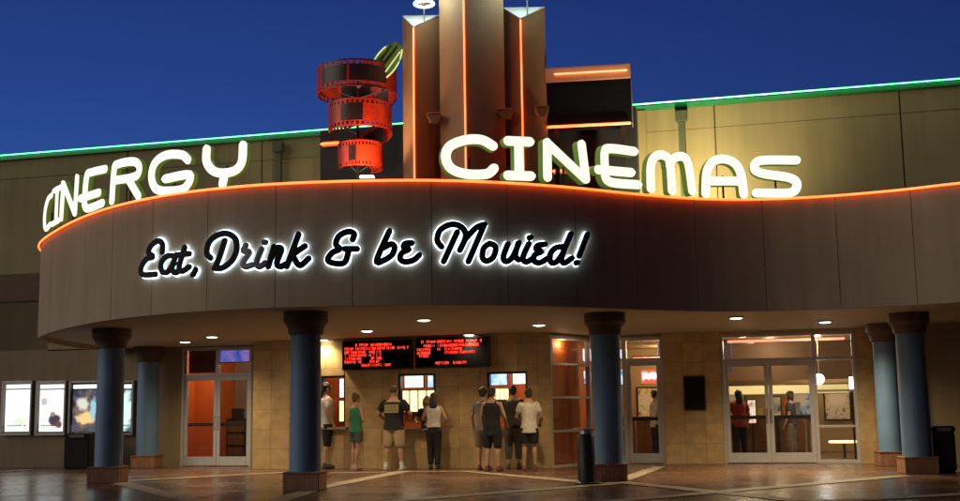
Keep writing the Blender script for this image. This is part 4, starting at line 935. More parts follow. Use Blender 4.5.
# ------------------------------------------------------------------ tower of three piers
TY = 24.6
def pier(name, xl, xf, xr, ytop, yfac, yf, yb, label, facet, ring=None):
    F0 = aty(xf, 100, yf); L0 = aty(xl, 100, yb); R0 = aty(xr, 100, yb)
    B0 = Vector(((L0.x + R0.x) / 2, yb + 0.9, 0)); z0 = 4.45
    t = thing(name, label, 'tower', (F0.x, yb, z0), 'piers of the tower')
    zt = aty((xl + xr) / 2, ytop, yb).z
    q = lambda p, z: (p.x, p.y, z)
    if facet:
        zf = aty(xf, yfac, yf).z
        MB().add([q(L0, z0), q(F0, z0), q(R0, z0), q(B0, z0), q(L0, zt), q(F0, zf), q(R0, zt), q(B0, zt)],
                 [(0, 1, 5, 4), (1, 2, 6, 5), (2, 3, 7, 6), (3, 0, 4, 7), (4, 6, 7), (3, 2, 1, 0), (4, 5, 6)]).build('shaft', M['tower'], t)
        nn = (Vector(q(R0, zt)) - Vector(q(F0, zf))).cross(Vector(q(L0, zt)) - Vector(q(F0, zf))).normalized()
        if nn.y > 0: nn = -nn
        vs = [Vector(q(L0, zt)), Vector(q(F0, zf)), Vector(q(R0, zt))]; cc = (vs[0] + vs[1] + vs[2]) / 3
        fa = [v + nn * 0.006 for v in vs]; fb = [v + nn * 0.04 for v in vs]
        MB().add(fa + fb, [(0, 1, 2), (3, 4, 5), (0, 1, 4, 3), (1, 2, 5, 4), (2, 0, 3, 5)]).build('cap_facet', M['white'], t)
        ztube = zf - 0.02
    else:
        MB().add([q(L0, z0), q(F0, z0), q(R0, z0), q(B0, z0), q(L0, zt), q(F0, zt), q(R0, zt), q(B0, zt)],
                 [(0, 1, 5, 4), (1, 2, 6, 5), (2, 3, 7, 6), (3, 0, 4, 7), (4, 5, 6, 7), (3, 2, 1, 0)]).build('shaft', M['tower'], t)
        ztube = zt - 0.1
    MB().tube([(F0.x, F0.y - 0.035, z0 + 0.05), (F0.x, F0.y - 0.035, ztube)], 0.017, 8).build('neon_tube', M['e_orange'], t, smooth=True)
    if ring:
        rx, ry = ring; c = aty(rx, ry, yf + 0.05)
        MB().torus(c, 0.205, 0.035, 36, 10).build('ring_light', M['e_ring'], t, smooth=True)
        MB().lathe([(0.06, -0.03), (0.09, 0.0), (0.06, 0.03)], 16, c).build('hub', M['steel'], t, smooth=True)
        sp = MB()
        for k in range(4):
            w = k * math.pi / 2 + 0.4; d = Vector((math.cos(w), math.sin(w), 0)); sp.tube([c + d * 0.08, c + d * 0.17], 0.01, 6)
        sp.build('spokes', M['steel'], t)
        MB().tube([(c.x, c.y + 0.0, c.z - 0.02), (c.x, c.y + 0.0, zt - 0.3)], 0.014, 8).build('rod', M['steel'], t)
        lamp('bulb', 'POINT', c + Vector((0, -0.3, 0.1)), 45, (0.72, 1.0, 0.95), t, shadow_soft_size=0.18)
    return t
pier('tower_pier', 440, 465, 505, -40, None, 23.9, 24.7, 'tall central pier of the tower with an orange neon edge', False)
pier('tower_pier', 403, 414, 441, 17, 28, 24.5, 25.0, 'lower tower pier with a white cap beside the film-strip sculpture', True, (424, 4))
pier('tower_pier', 504, 522, 547, 9, 20, 24.5, 25.0, 'lower tower pier with a white cap beside the black screen box', True, (527, -9))
for (x, y, lb) in ((434, 118, 'small wedge shelf between the left and central piers'), (505, 114, 'small wedge shelf between the central and right piers'), (542, 111, 'small wedge shelf at the outer edge of the right pier')):
    c = aty(x, y, 24.35)
    t = thing('wedge_shelf', lb, 'wall light', c)
    MB().add([(c.x - 0.14, c.y + 0.45, c.z - 0.02), (c.x + 0.14, c.y + 0.45, c.z - 0.02), (c.x + 0.05, c.y + 0.0, c.z - 0.10), (c.x - 0.05, c.y + 0.0, c.z - 0.10), (c.x - 0.16, c.y + 0.45, c.z + 0.09), (c.x + 0.16, c.y + 0.45, c.z + 0.09), (c.x + 0.16, c.y - 0.04, c.z + 0.06), (c.x - 0.16, c.y - 0.04, c.z + 0.06)],
             [(3, 2, 1, 0), (4, 5, 6, 7), (0, 1, 5, 4), (1, 2, 6, 5), (2, 3, 7, 6), (3, 0, 4, 7)]).build('shelf', M['tower'], t)
    MB().box(c.x - 0.15, c.x + 0.15, c.y - 0.03, c.y + 0.4, c.z + 0.1, c.z + 0.115).build('top_plate', M['orangebox'], t)

# dark backing wall behind the sculpture and the screen box
bo = 0.6
u0 = P(320, 150, bo)[0]; u1 = P(637, 150, bo)[0]; zt = P(637, 106, bo)[1]
t = thing('backing_wall', 'dark flat backing wall behind the film-strip sculpture, tower and screen box', 'wall', W.w((u0 + u1) / 2, bo, 4.45))
nP = 6
for k in range(nP):
    MB().wbox(W, u0 + (u1 - u0) * k / nP + 0.004, u0 + (u1 - u0) * (k + 1) / nP - 0.004, 0.25, bo, 4.452, zt).build('panel', M['navy'], t, bevel=0.006)
MB().wbox(W, u0 + 0.02, u1 - 0.02, 0.18, 0.249, 4.452, zt - 0.05).build('frame', M['dark'], t)
# orange bar low behind the letters
for (x0, x1, y, lb) in ((553, 597, 171, 'short orange neon bar low on the dark backing wall under the screen box'), (321, 338, 144, 'short orange neon bar on the dark backing wall beside the film strip')):
    a, z = P(x0, y, bo + 0.12); b_, _ = P(x1, y, bo + 0.12)
    t = thing('neon_bar', lb, 'neon light', W.w((a + b_) / 2, bo, z))
    MB().tube([W.w(a, bo + 0.1, z), W.w(b_, bo + 0.1, z)], 0.026, 8).build('tube', M['e_orange'], t, smooth=True)
    MB().wbox(W, a, b_, bo + 0.002, bo + 0.06, z - 0.06, z + 0.06).build('channel', M['orangebox'], t)

# black screen box
q = aty(545, 100, 25.0); S = Frame(q.x, q.y, 8.6)
a, zt = S.px(545, 69); b_, _ = S.px(630, 64); zb = S.px(547, 127)[1]; zs = S.px(545, 83)[1]
t = thing('screen_box', 'black rectangular screen box with orange neon along its top and bottom', 'sign', S.w((a + b_) / 2, 0, zb))
MB().wbox(S, a, b_, -0.5, 0, zb, zs - 0.006).build('cabinet', M['black'], t, bevel=0.01)
MB().wbox(S, a, b_, -0.5, 0.05, zs, zt).build('top_trim', M['orangebox'], t, bevel=0.01)
MB().wbox(S, b_ + 0.001, b_ + 0.02, -0.45, 0.02, zb, zs - 0.01).build('edge_strip', M['steel'], t)
MB().tube([S.w(a + 0.22, 0.09, (zs + zt) / 2 - 0.0), S.w(b_ - 0.08, 0.09, (zs + zt) / 2)], 0.016, 8).build('neon_tube', M['e_amber'], t, smooth=True)
MB().tube([S.w(a + 0.05, 0.05, zb - 0.02), S.w(b_ - 0.05, 0.05, zb - 0.02)], 0.03, 8).build('neon_tube', M['e_orange'], t, smooth=True)
for uu in (a + 0.2, b_ - 0.2): MB().wbox(S, uu - 0.05, uu + 0.05, -0.4, -0.25, 4.452, zb).build('support_post', M['dark'], t)

# ------------------------------------------------------------------ film-strip sculpture
fy = 25.3
fc = aty(360, 120, fy)
t = thing('film_sculpture', 'red film-strip sculpture coiling downwards beside the tower', 'sculpture', (fc.x, fc.y, 4.46))
TURN = []
for (xc, w, ytop, ybot) in ((357, 82, 60, 84), (360.5, 65, 99, 124), (360.5, 45, 141, 164)):
    c = aty(xc, (ytop + ybot) / 2, fy); r = w / 2 * fy / FOC * 0.98
    TURN.append((c.x, aty(xc, (ytop + ybot) / 2, fy - r).z, r, 1.12 * abs(aty(xc, ytop, fy - r).z - aty(xc, ybot, fy - r).z)))
def film_at(a):
    """centre line of the ribbon at an angle in degrees; 270, 630 and 990 face the street, the drop is on the far side"""
    k = (a - 270) / 360; i = max(0, min(2, int(math.floor(k + 0.5)))); f = k - i       # f in -0.5..0.5 within the turn
    def mix(p, q, t): return tuple(x + (y - x) * t for x, y in zip(p, q))
    cur = TURN[i]
    if f > 0.2 and i < 2: t = (f - 0.2) / 0.6; t = t * t * (3 - 2 * t); return mix(cur, TURN[i + 1], t)
    if f < -0.2 and i > 0: t = (f + 0.8) / 0.6; t = t * t * (3 - 2 * t); return mix(TURN[i - 1], cur, t)
    return cur
A0, A1, NF = -75, 1150, 270
red = MB(); DARK = [(20, 60), (75, 120), (218, 262), (265, 322), (400, 440), (450, 500), (600, 640), (765, 810), (830, 870), (965, 985)]; frames = []  # printed frames; on the street side they also paint in the coils' unlit middle
def fpt(a, ro, v):
    cx, zc, r, h = film_at(a); w = R(a); return (cx + (r + ro) * math.cos(w), fc.y + (r + ro) * math.sin(w), zc + v * h)
def fpiece(mb, a0, a1, v0, v1, ro=0.0, th=0.02):
    mb.hexa([fpt(a0, ro, v0), fpt(a1, ro, v0), fpt(a1, ro + th, v0), fpt(a0, ro + th, v0), fpt(a0, ro, v1), fpt(a1, ro, v1), fpt(a1, ro + th, v1), fpt(a0, ro + th, v1)])
for i in range(NF):
    a0 = A0 + (A1 - A0) * i / NF; a1 = A0 + (A1 - A0) * (i + 1) / NF
    fpiece(red, a0, a1, -0.5, -0.44); fpiece(red, a0, a1, 0.44, 0.5); fpiece(red, a0, a1, -0.32, 0.32)
    if i % 2 == 0: fpiece(red, a0, a1, -0.44, -0.32); fpiece(red, a0, a1, 0.32, 0.44)
strip_o = red.build('film_strip', M['film'], t)
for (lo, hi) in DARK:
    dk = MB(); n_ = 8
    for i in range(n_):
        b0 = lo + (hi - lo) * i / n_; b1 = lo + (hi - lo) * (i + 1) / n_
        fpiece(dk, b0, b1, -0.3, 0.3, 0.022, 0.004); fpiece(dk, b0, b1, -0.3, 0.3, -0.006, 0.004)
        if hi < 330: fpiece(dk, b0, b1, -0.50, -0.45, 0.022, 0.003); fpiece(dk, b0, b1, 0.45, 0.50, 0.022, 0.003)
    tag(dk.build('picture_frame_shade', M['frame_in'], strip_o), kind='stuff')
specs = TURN
# mast and struts
zb = 4.452; zt = specs[0][1] + 0.2
MB().tube([(fc.x - 0.05, fc.y, zb), (fc.x - 0.05, fc.y, zt)], 0.03, 10).build('mast', M['dark'], t, smooth=True)
for (cx, zc, r, h) in specs:
    for w in (35, 150):
        MB().tube([(fc.x - 0.05, fc.y, zc - 0.35), (cx + (r - 0.01) * math.cos(R(w)), fc.y + (r - 0.01) * math.sin(R(w)), zc)], 0.012, 6).build('strut', M['steel'], t)
# lime disc
c = aty(386, 62, fy - 0.6); dv = (aty(399, 43, fy - 0.6) - aty(372, 80, fy - 0.6)); L_ = dv.length / 2; dv.normalize()
nv = Vector((0.55, -0.80, 0.18)).normalized(); nv = (nv - dv * nv.dot(dv)).normalized(); sv = dv.cross(nv)
t2 = thing('lime_disc', 'tilted green oval disc with a lime neon rim above the film strip', 'sculpture', c)
wd = L_ * 0.5; vs = []; fs = []; K = 36
for d in (-0.04, 0.0):
    for i in range(K):
        w = 2 * math.pi * i / K; vs.append(c + dv * L_ * math.cos(w) + sv * wd * math.sin(w) + nv * d)
fs.append(tuple(reversed(range(K)))); fs.append(tuple(range(K, 2 * K)))
for i in range(K): j = (i + 1) % K; fs.append((i, j, K + j, K + i))
MB().add(vs, fs).build('disc', M['lime'], t2)
MB().tube([c + dv * L_ * 0.96 * math.cos(2 * math.pi * i / K) + sv * wd * 0.95 * math.sin(2 * math.pi * i / K) + nv * 0.03 for i in range(3, 31)], 0.017, 8).build('neon_rim', M['e_lime'], t2, smooth=True)
for k, f in enumerate((-0.45, 0.0, 0.45)):
    e = L_ * 0.78 * math.sqrt(1 - f * f)
    MB().tube([c + sv * wd * f - dv * e + nv * 0.02, c + sv * wd * f + dv * e + nv * 0.02], 0.014 if k != 1 else 0.022, 6).build('rib', M['e_lime'] if k == 2 else M['frame_in'], t2)
MB().tube([c - nv * 0.04 - dv * L_ * 0.5, Vector((fc.x - 0.05, fc.y, specs[0][1] - 0.1))], 0.03, 8).build('arm', M['steel'], t2)
# floodlight at its foot
p = aty(367, 176.5, 24.0); 
t = thing('floodlight', 'small bright floodlight at the foot of the film-strip sculpture', 'floodlight', (p.x, p.y, 4.46))
MB().lathe([(0.06, 4.452), (0.06, 4.47), (0.02, 4.5), (0.02, p.z - 0.16)], 14, (p.x, p.y, 0)).build('stand', M['dark'], t)
MB().box(p.x - 0.17, p.x + 0.17, p.y - 0.05, p.y + 0.12, p.z - 0.16, p.z - 0.04).build('housing', M['dark'], t, bevel=0.015)
MB().box(p.x - 0.15, p.x + 0.15, p.y - 0.08, p.y + 0.10, p.z - 0.038, p.z + 0.01).build('lens', M['e_flood'], t, bevel=0.015)
sp = lamp('bulb', 'SPOT', (p.x, p.y - 0.05, p.z + 0.05), 260, (1.0, 0.62, 0.36), t, spot_size=R(110), spot_blend=0.6, shadow_soft_size=0.1)
sp.rotation_euler = (Vector((fc.x, fc.y, 8.3)) - sp.location).to_track_quat('-Z', 'Y').to_euler()

for (x, o_, e, lb) in ((680, 2.3, 1500, 'floodlight on the canopy roof washing the pale wall behind the letters'), (298, 1.3, 90, 'floodlight on the canopy roof washing the wall beside the film-strip sculpture')):
    u, _ = P(x, 190, o_); p = W.w(u, o_, 4.46)
    t = thing('floodlight', lb, 'floodlight', p)
    MB().lathe([(0.06, -0.008), (0.06, 0.01), (0.02, 0.03), (0.02, 0.12)], 14, p).build('stand', M['dark'], t)
    MB().box(p.x - 0.17, p.x + 0.17, p.y - 0.06, p.y + 0.10, p.z + 0.12, p.z + 0.22).build('housing', M['dark'], t, bevel=0.015)
    MB().box(p.x - 0.15, p.x + 0.15, p.y - 0.05, p.y + 0.105, p.z + 0.222, p.z + 0.25).build('lens', M['e_flood'], t, bevel=0.01)
    sp = lamp('bulb', 'SPOT', p + Vector((0, 0.05, 0.27)), e, (1.0, 0.78, 0.42), t, spot_size=R(128), spot_blend=1.0, shadow_soft_size=0.1)
    sp.rotation_euler = (W.w(u, 0, 7.0) - sp.location).to_track_quat('-Z', 'Y').to_euler()
# ------------------------------------------------------------------ people
def remeshed(mb, name, mt, parent, voxel, ratio, smooth=3, wrinkle=0.0):
    me = bpy.data.meshes.new(name); me.from_pydata(mb.v, [], mb.f); me.update()
    bm = bmesh.new(); bm.from_mesh(me); bmesh.ops.recalc_face_normals(bm, faces=bm.faces); bm.to_mesh(me); bm.free()
    tmp = bpy.data.objects.new('tmp', me); col.objects.link(tmp)
    r = tmp.modifiers.new('r', 'REMESH'); r.mode = 'VOXEL'; r.voxel_size = voxel
    s_ = tmp.modifiers.new('s', 'SMOOTH'); s_.factor = 0.5; s_.iterations = smooth
    if wrinkle:
        tx = bpy.data.textures.new('folds', 'CLOUDS'); tx.noise_scale = 0.09
        d = tmp.modifiers.new('d', 'DISPLACE'); d.texture = tx; d.strength = wrinkle; d.mid_level = 0.5
    dc = tmp.modifiers.new('dc', 'DECIMATE'); dc.ratio = ratio
    dg = bpy.context.evaluated_depsgraph_get(); ev = tmp.evaluated_get(dg)
    out = bpy.data.meshes.new_from_object(ev); bpy.data.objects.remove(tmp)
    out.name = name; out.materials.clear(); out.materials.append(mt); out.shade_smooth()
    o = bpy.data.objects.new(name, out); col.objects.link(o); o.parent = parent
    return o
_pm = {}
def pmat(c, rough=0.8):
    if (c, rough) not in _pm: _pm[(c, rough)] = mat('cloth_or_skin', c, rough, 0.12, 14, 0.2, 120)
    return _pm[(c, rough)]
def person(label, loc, face, h, skin=(0.45, 0.27, 0.18), top=(0.5, 0.5, 0.5), bottom=(0.1, 0.1, 0.1), shoe=(0.2, 0.05, 0.05), hair=(0.03, 0.02, 0.015), hair_len='short',
           sleeve=0.5, leg=0.5, top_len=0.84, build=1.0, arms=None, feet=None, tank=False, lean=0.0, bag=None, headturn=0.0, socks=None, group='people at the cinema', bare_waist=False):
    t = thing('person', label, 'person', loc, group); t.rotation_euler.z = R(face); k = h / 1.75; t.scale = (k, k, k)
    arms = arms or [((-0.25, -0.02, 1.13), (-0.24, 0.10, 0.90)), ((0.25, -0.02, 1.13), (0.24, 0.10, 0.90))]
    feet = feet or [(-0.11, 0.02), (0.11, -0.02)]
    B = build
    def ln(z): return lean * max(0.0, (z - 0.9)) / 0.6     # forward lean grows with height
    def V(x, y, z): return Vector((x, y + ln(z), z))
    TOR = [(0.84, .145, .105), (0.93, .168 * B, .118 * B), (1.02, .152 * B, .112 * B), (1.12, .145 * B, .105 * B), (1.24, .165 * B, .115 * B), (1.36, .18 * B, .115 * B), (1.43, .165 * B, .09 * B), (1.475, .10, .07)]
    def torso(mb, infl, z0=None, z1=None):
        L_ = [q for q in TOR if (z0 is None or q[0] >= z0) and (z1 is None or q[0] <= z1)]
        mb.tube([V(0, 0, z) for z, a, b in L_], [(b + infl, a + infl) for z, a, b in L_], 20, side=(0, 1, 0))
    SH = [(-0.175 * B, 1.405), (0.175 * B, 1.405)]; HP = [-0.092, 0.092]
    def armpts(i): 
        s_ = V(SH[i][0], 0, SH[i][1]); e, w = Vector(arms[i][0]), Vector(arms[i][1]); e = V(*e); w = V(*w); return s_, e, w
    def legpts(i):
        f = feet[i]; hp = Vector((HP[i], 0.0, 0.90)); an = Vector((f[0], f[1] - 0.03, 0.085)); kn = hp.lerp(an, 0.49) + Vector((0, 0.025, 0)); return hp, kn, an
    # the body: one surface
    b = MB(); torso(b, 0.0)
    hd = Matrix.Rotation(R(headturn), 3, 'Z')
    def H(x, y, z): v = hd @ Vector((x, y, 0)); return V(v.x, v.y + 0.015, z)
    b.tube([V(0, -0.01, 1.44), V(0, 0.005, 1.56)], [0.06, 0.055], 14)
    b.tube([H(0, 0.03, 1.535), H(0, 0.02, 1.57), H(0, 0.008, 1.63), H(0, 0.0, 1.69), H(0, 0.0, 1.735)], [(0.045, 0.04), (0.083, 0.066), (0.097, 0.077), (0.094, 0.075), (0.055, 0.05)], 18, side=hd @ Vector((0, 1, 0)))
    b.tube([H(0, 0.098, 1.655), H(0, 0.122, 1.622)], [0.010, 0.015], 8); b.tube([H(-0.022, 0.098, 1.583), H(0.022, 0.098, 1.583)], 0.010, 8)
    for e in (-1, 1): b.ball(H(0.079 * e, -0.005, 1.635), 0.012, 0.02, 0.032, 10)
    for i in (0, 1):
        s_, e, w = armpts(i); sg = -1 if i == 0 else 1
        b.tube([s_, s_.lerp(e, .5), e], [0.052 * B, 0.047 * B, 0.038], 12); b.tube([e, e.lerp(w, .35), w], [0.039, 0.038, 0.026], 12)
        d = (w - e).normalized(); x = Vector((sg, 0, 0)); up = d.cross(x).normalized(); sd = up.cross(d).normalized()
        pc = w + d * 0.05
        b.tube([w, pc, w + d * 0.095], [(0.022, 0.028), (0.016, 0.04), (0.014, 0.04)], 12, side=up)
        for q, (off, ln_) in enumerate(((-0.031, 0.062), (-0.0105, 0.075), (0.0105, 0.079), (0.031, 0.07))):
            r0 = w + d * 0.09 + sd * off; r1 = r0 + d * ln_ * 0.55 - up * 0.006; r2 = r1 + (d * 0.7 - up * 0.7) * ln_ * 0.5
            b.tube([r0, r1, r2], [0.0088, 0.0085, 0.0075], 8)
        th0 = w + d * 0.03 - sd * 0.03; b.tube([th0, th0 + d * 0.03 - sd * 0.025, th0 + d * 0.065 - sd * 0.03], [0.012, 0.010, 0.0085], 8)
        hp, kn, an = legpts(i)
        b.tube([hp, hp.lerp(kn, .4), kn], [0.088 * B, 0.078 * B, 0.054], 14)
        b.tube([kn, kn.lerp(an, .3) + Vector((0, -0.012, 0)), kn.lerp(an, .75), an], [0.052, 0.056, 0.038, 0.034], 14)
        f = feet[i]; b.tube([Vector((f[0], f[1] - 0.05, 0.045)), Vector((f[0] + 0.012 * sg, f[1] + 0.06, 0.04)), Vector((f[0] + 0.02 * sg, f[1] + 0.14, 0.03))], [0.034, 0.036, 0.028], 12)
    remeshed(b, 'body', pmat(skin, 0.55), t, 0.009, 0.30, 2)
    # top
    g_ = MB(); infl = 0.02
    L_ = [q for q in TOR if q[0] >= top_len + 0.05 and q[0] <= 1.44]; L_ = [(top_len, L_[0][1] + 0.012, L_[0][2] + 0.012)] + L_
    if tank: L_ = [(z, a * (0.8 if z > 1.4 else 1.0), c) for z, a, c in L_]
    g_.tube([V(0, 0, z) for z, a, c in L_], [(c + infl, a + infl) for z, a, c in L_], 22, side=(0, 1, 0), caps=False)
    for i in (0, 1):
        s_, e, w = armpts(i)
        if tank: 
            g_.tube([V(SH[i][0] * 0.55, 0, 1.40), V(SH[i][0] * 0.5, 0.0, 1.455)], [(0.09, 0.05), (0.07, 0.03)], 10, side=(0, 1, 0)); continue
        if sleeve <= 1: en = s_.lerp(e, sleeve); g_.tube([s_ + Vector((0, 0, 0.0)), s_.lerp(e, sleeve * .5), en], [0.068 * B, 0.069 * B, 0.068 * B], 14)
        else: g_.tube([s_, e], [0.066 * B, 0.05], 14); g_.tube([e, e.lerp(w, sleeve - 1)], [0.05, 0.04], 14)
    if not tank: g_.tube([V(0, -0.005, 1.40), V(0, 0.0, 1.478)], [0.10, 0.068], 16)
    remeshed(g_, 'shirt', pmat(top), t, 0.013, 0.35, 3, 0.016)
    # bottoms
    p_ = MB(); p_.tube([(0, 0, 0.80), (0, 0, 0.92), (0, 0, 1.0)], [(0.12, 0.165), (0.128 * B, 0.178 * B), (0.122 * B, 0.165 * B)], 20, side=(0, 1, 0), caps=False)
    p_.ball((0, -0.005, 0.86), 0.168 * B, 0.122 * B, 0.12, 16)
    for i in (0, 1):
        hp, kn, an = legpts(i)
        if leg <= 0.5: en = hp.lerp(kn, leg * 2); p_.tube([hp, hp.lerp(en, .5), en], [0.112 * B, 0.108 * B, 0.102 * B], 16, caps=False)
        else: en = kn.lerp(an, (leg - 0.5) * 2); p_.tube([hp, hp.lerp(kn, .5), kn, kn.lerp(en, .4), en], [0.112 * B, 0.105 * B, 0.085 * B, 0.083 * B, 0.066], 16, caps=False)
    remeshed(p_, 'trousers' if leg > 0.6 else 'shorts', pmat(bottom), t, 0.014, 0.35, 1, 0.012)
    for i in (0, 1):
        f = feet[i]; sg = -1 if i == 0 else 1; s_ = MB()
        s_.tube([Vector((f[0], f[1] - 0.055, 0.05)), Vector((f[0] + 0.012 * sg, f[1] + 0.06, 0.046)), Vector((f[0] + 0.02 * sg, f[1] + 0.15, 0.036))], [(0.045, 0.042), (0.043, 0.046), (0.032, 0.038)], 14, side=(0, 0, 1))
        s_.tube([Vector((f[0], f[1] - 0.035, 0.05)), Vector((f[0], f[1] - 0.03, 0.095))], 0.043, 12)
        s_.box(f[0] - 0.045, f[0] + 0.045, f[1] - 0.09, f[1] + 0.12, 0.0, 0.03)
        remeshed(s_, 'shoe', pmat(shoe, 0.6), t, 0.012, 0.4, 2)
        if socks:
            k_ = MB(); hp, kn, an = legpts(i); k_.tube([an, an.lerp(kn, 0.2)], [0.042, 0.046], 12, caps=False); q = k_.build('sock', pmat(socks), None, smooth=True); q.parent = t
    # hair
    hr = MB()
    if hair_len == 'buzz': hr.ball(H(0, -0.012, 1.672), 0.083, 0.098, 0.086, 18)
    else:
        hr.ball(H(0, -0.014, 1.672), 0.090, 0.104, 0.096, 18); hr.ball(H(0, -0.06, 1.625), 0.074, 0.055, 0.07, 14)
        rnd = random.Random(label)
        for q in range(14):
            a = rnd.uniform(0, 6.28); e = rnd.uniform(0.1, 1.2)
            hr.ball(H(0.075 * math.cos(a) * math.cos(e), -0.02 + 0.085 * math.sin(a) * math.cos(e) - 0.015, 1.672 + 0.085 * math.sin(e)), 0.024, n=8)
    if hair_len == 'long': hr.tube([H(0, -0.07, 1.66), H(0, -0.085, 1.56), H(0, -0.10, 1.44), H(0, -0.105, 1.36)], [(0.05, 0.085), (0.05, 0.09), (0.045, 0.095), (0.02, 0.06)], 14, side=(0, 1, 0))
    if hair_len == 'bob':
        for e in (-1, 1): hr.tube([H(0.07 * e, -0.01, 1.68), H(0.085 * e, -0.01, 1.6), H(0.08 * e, 0.0, 1.5)], [0.04, 0.04, 0.025], 10)
        hr.ball(H(0, -0.07, 1.58), 0.08, 0.045, 0.09, 14)
    if hair_len == 'bun': hr.ball(H(0.02, -0.085, 1.745), 0.05, n=12)
    remeshed(hr, 'hair', pmat(hair, 0.6), t, 0.012, 0.4, 1, 0.012)
    for e in (-1, 1):
        q = MB().ball(H(0.03 * e, 0.094, 1.645), 0.010, n=8).build('eye', M['dark'], None, smooth=True); q.parent = t
    return t
def ph(x, yf, yt): q = atz(x, yf); return Vector((q.x, q.y, 0.006)), aty(x, yt, q.y).z
TAN = (0.42, 0.25, 0.16)
fwd = -14.6      # facing the ticket wall
LEANARM = [((-0.27, 0.12, 1.15), (-0.16, 0.34, 1.10)), ((0.27, 0.12, 1.15), (0.16, 0.34, 1.10))]
p, h = ph(326, 468.5, 383.5)
person('person in a white shirt and long dark shorts beside the blue column', p, fwd - 55, h, TAN, (0.62, 0.60, 0.60), (0.008, 0.008, 0.009), (0.05, 0.05, 0.05), (0.025, 0.018, 0.015), leg=0.56, build=1.02)
p, h = ph(356, 470, 394)
person('person in a green sleeveless top and dark green shorts holding arms folded', p, fwd - 25, h, TAN, (0.02, 0.17, 0.075), (0.05, 0.075, 0.06), (0.35, 0.25, 0.2), (0.10, 0.055, 0.03), 'bun', tank=True, leg=0.32, top_len=0.86, build=0.93,
       arms=[((-0.23, 0.0, 1.15), (-0.02, 0.17, 1.12)), ((0.23, 0.0, 1.15), (0.06, 0.18, 1.16))], feet=[(-0.09, 0.03), (0.06, -0.04)])
p, h = ph(394, 470, 387)
man = person('broad person in a black shirt with a pale printed back, khaki shorts and white socks', p, fwd, h, TAN, (0.006, 0.006, 0.007), (0.36, 0.27, 0.16), (0.5, 0.5, 0.48), (0.05, 0.035, 0.03), 'buzz', build=1.22, leg=0.54,
       arms=[((-0.36, 0.04, 1.18), (-0.28, 0.26, 1.05)), ((0.36, 0.04, 1.18), (0.28, 0.26, 1.05))], feet=[(-0.17, 0.0), (0.17, 0.03)], socks=(0.7, 0.7, 0.68))
# the print on the back of his shirt: pale block with dark lettering rows
pr = MB(); K = 10
def back(u, z, d): return (u, -(0.115 * 1.22 + 0.029 + d) * math.sqrt(max(0.0, 1 - (u / 0.27) ** 2)), z)
vs = []; fs = []
for i in range(K + 1):
    u = -0.15 + 0.30 * i / K
    for zz_ in (1.20, 1.37): vs.append(back(u, zz_, 0.006))
for i in range(K): fs.append((2 * i, 2 * i + 2, 2 * i + 3, 2 * i + 1))
q = MB().add(vs, fs).build('shirt_print', pmat((0.42, 0.34, 0.18)), None); q.parent = man
tx = MB(); rnd = random.Random(3)
for (zr, hh) in ((1.335, 0.024), (1.285, 0.030), (1.235, 0.020)):
    u = -0.125
    while u < 0.12:
        w_ = rnd.uniform(0.018, 0.03); kd = rnd.randint(0, 2)
        segs = [(u, u + 0.007, zr - hh, zr + hh), (u + 0.007, u + w_, zr + hh - 0.01, zr + hh) if kd else (u + 0.007, u + w_, zr - hh, zr - hh + 0.01), (u + w_ - 0.007, u + w_, zr - hh, zr + hh * (0.2 if kd == 1 else 1))]
        for (a, b2, z0, z1) in segs: tx.add([back(a, z0, 0.009), back(b2, z0, 0.009), back(b2, z1, 0.009), back(a, z1, 0.009)], [(0, 1, 2, 3)])
        u += w_ + 0.010
q = tx.build('print_lettering', pmat((0.02, 0.018, 0.015)), None); q.parent = man; q['kind'] = 'stuff'
# clerk inside the box office
u, z = P(427, 397, TO - 0.75); w_ = W.w(u, TO - 0.75, 0.012)
person('clerk with fair hair and a dark top facing out behind the middle ticket window', Vector((w_.x, w_.y, 0.012)), 180 + fwd, z, (0.55, 0.36, 0.25), (0.02, 0.02, 0.025), (0.03, 0.03, 0.03), (0.02, 0.02, 0.02), (0.42, 0.28, 0.12), 'bob', build=0.92, leg=0.95, arms=LEANARM)
p, h = ph(434, 469, 393.5)
wm = person('person with dark hair, pale vest and black trousers leaning at the middle ticket window', p, fwd + 12, h, TAN, (0.50, 0.46, 0.42), (0.006, 0.006, 0.008), (0.02, 0.02, 0.02), (0.012, 0.01, 0.01), 'long', tank=True, leg=0.97, top_len=0.95, build=0.92,
       arms=[((-0.26, 0.14, 1.18), (-0.20, 0.36, 1.1)), ((0.27, 0.02, 1.16), (0.20, 0.10, 0.98))], lean=0.05, feet=[(-0.07, 0.0), (0.09, -0.06)])
p, h = ph(484, 470.5, 388)
person('person in a grey shirt half hidden beside the boy in the long black top', p, fwd, h, TAN, (0.22, 0.20, 0.18), (0.16, 0.13, 0.10), (0.12, 0.03, 0.025), (0.03, 0.02, 0.015), build=0.92, feet=[(-0.09, 0.0), (0.09, 0.03)])
p, h = ph(493, 471.5, 388)
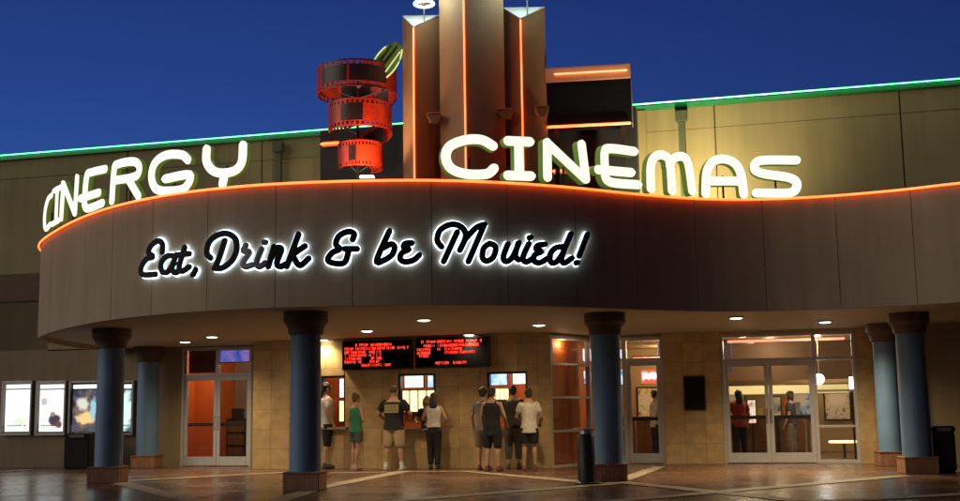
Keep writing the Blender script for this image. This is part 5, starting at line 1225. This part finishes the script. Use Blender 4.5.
person('person in a long black sleeveless top and black shorts below the blue monitor', p, fwd - 6, h, TAN, (0.006, 0.006, 0.007), (0.006, 0.006, 0.007), (0.14, 0.03, 0.03), (0.03, 0.02, 0.015), tank=True, top_len=0.74, leg=0.52, build=1.02, arms=[((-0.25, 0.0, 1.13), (-0.23, 0.10, 0.90)), ((0.26, 0.05, 1.14), (0.24, 0.22, 0.98))], feet=[(-0.13, 0.0), (0.13, 0.02)])
p, h = ph(514, 469, 386)
person('person in a dark shirt and grey-brown trousers between the two boys at the ticket window', p, fwd + 8, h, TAN, (0.035, 0.028, 0.025), (0.10, 0.085, 0.065), (0.10, 0.04, 0.04), (0.03, 0.02, 0.015), leg=0.85, build=0.98, arms=[((-0.28, 0.08, 1.16), (-0.18, 0.30, 1.12)), ((0.30, 0.10, 1.28), (0.16, 0.22, 1.42))])
p, h = ph(530, 470.5, 389)
person('person in a white shirt and black shorts below the small white monitor', p, fwd + 10, h, TAN, (0.50, 0.47, 0.40), (0.006, 0.006, 0.007), (0.15, 0.04, 0.035), (0.02, 0.015, 0.012), leg=0.40, build=1.0, top_len=0.80, arms=[((-0.27, 0.08, 1.15), (-0.2, 0.28, 1.06)), ((0.27, 0.03, 1.14), (0.24, 0.2, 1.0))], feet=[(-0.12, -0.02), (0.12, 0.03)])
def inside(x, yt, o, *a, **k):
    u, z = P(x, yt, o); w_ = W.w(u, o, 0.012); return person(a[0], w_, a[1], min(max(z, 1.6), 1.85), **k)
inside(738, 391, -2.0, 'person in a red top and dark trousers in the lobby behind the right doors', fwd + 20, top=(0.30, 0.03, 0.025), bottom=(0.015, 0.015, 0.02), hair=(0.01, 0.008, 0.008), hair_len='long', leg=0.95, build=1.0)
inside(655, 391, -2.0, 'person in a pale shirt in the lobby behind the middle glass door', fwd - 60, top=(0.55, 0.5, 0.42), bottom=(0.02, 0.02, 0.02), leg=0.9)
inside(790, 400, -3.6, 'person in a dark top by the lobby counter behind the right doors', fwd + 75, top=(0.06, 0.05, 0.05), bottom=(0.25, 0.2, 0.15), leg=0.9, hair_len='bob')
inside(600, 397, -2.2, 'person in an olive shirt behind the glass beside the orange lobby wall', fwd - 40, top=(0.10, 0.09, 0.05), bottom=(0.03, 0.03, 0.03), leg=0.9)
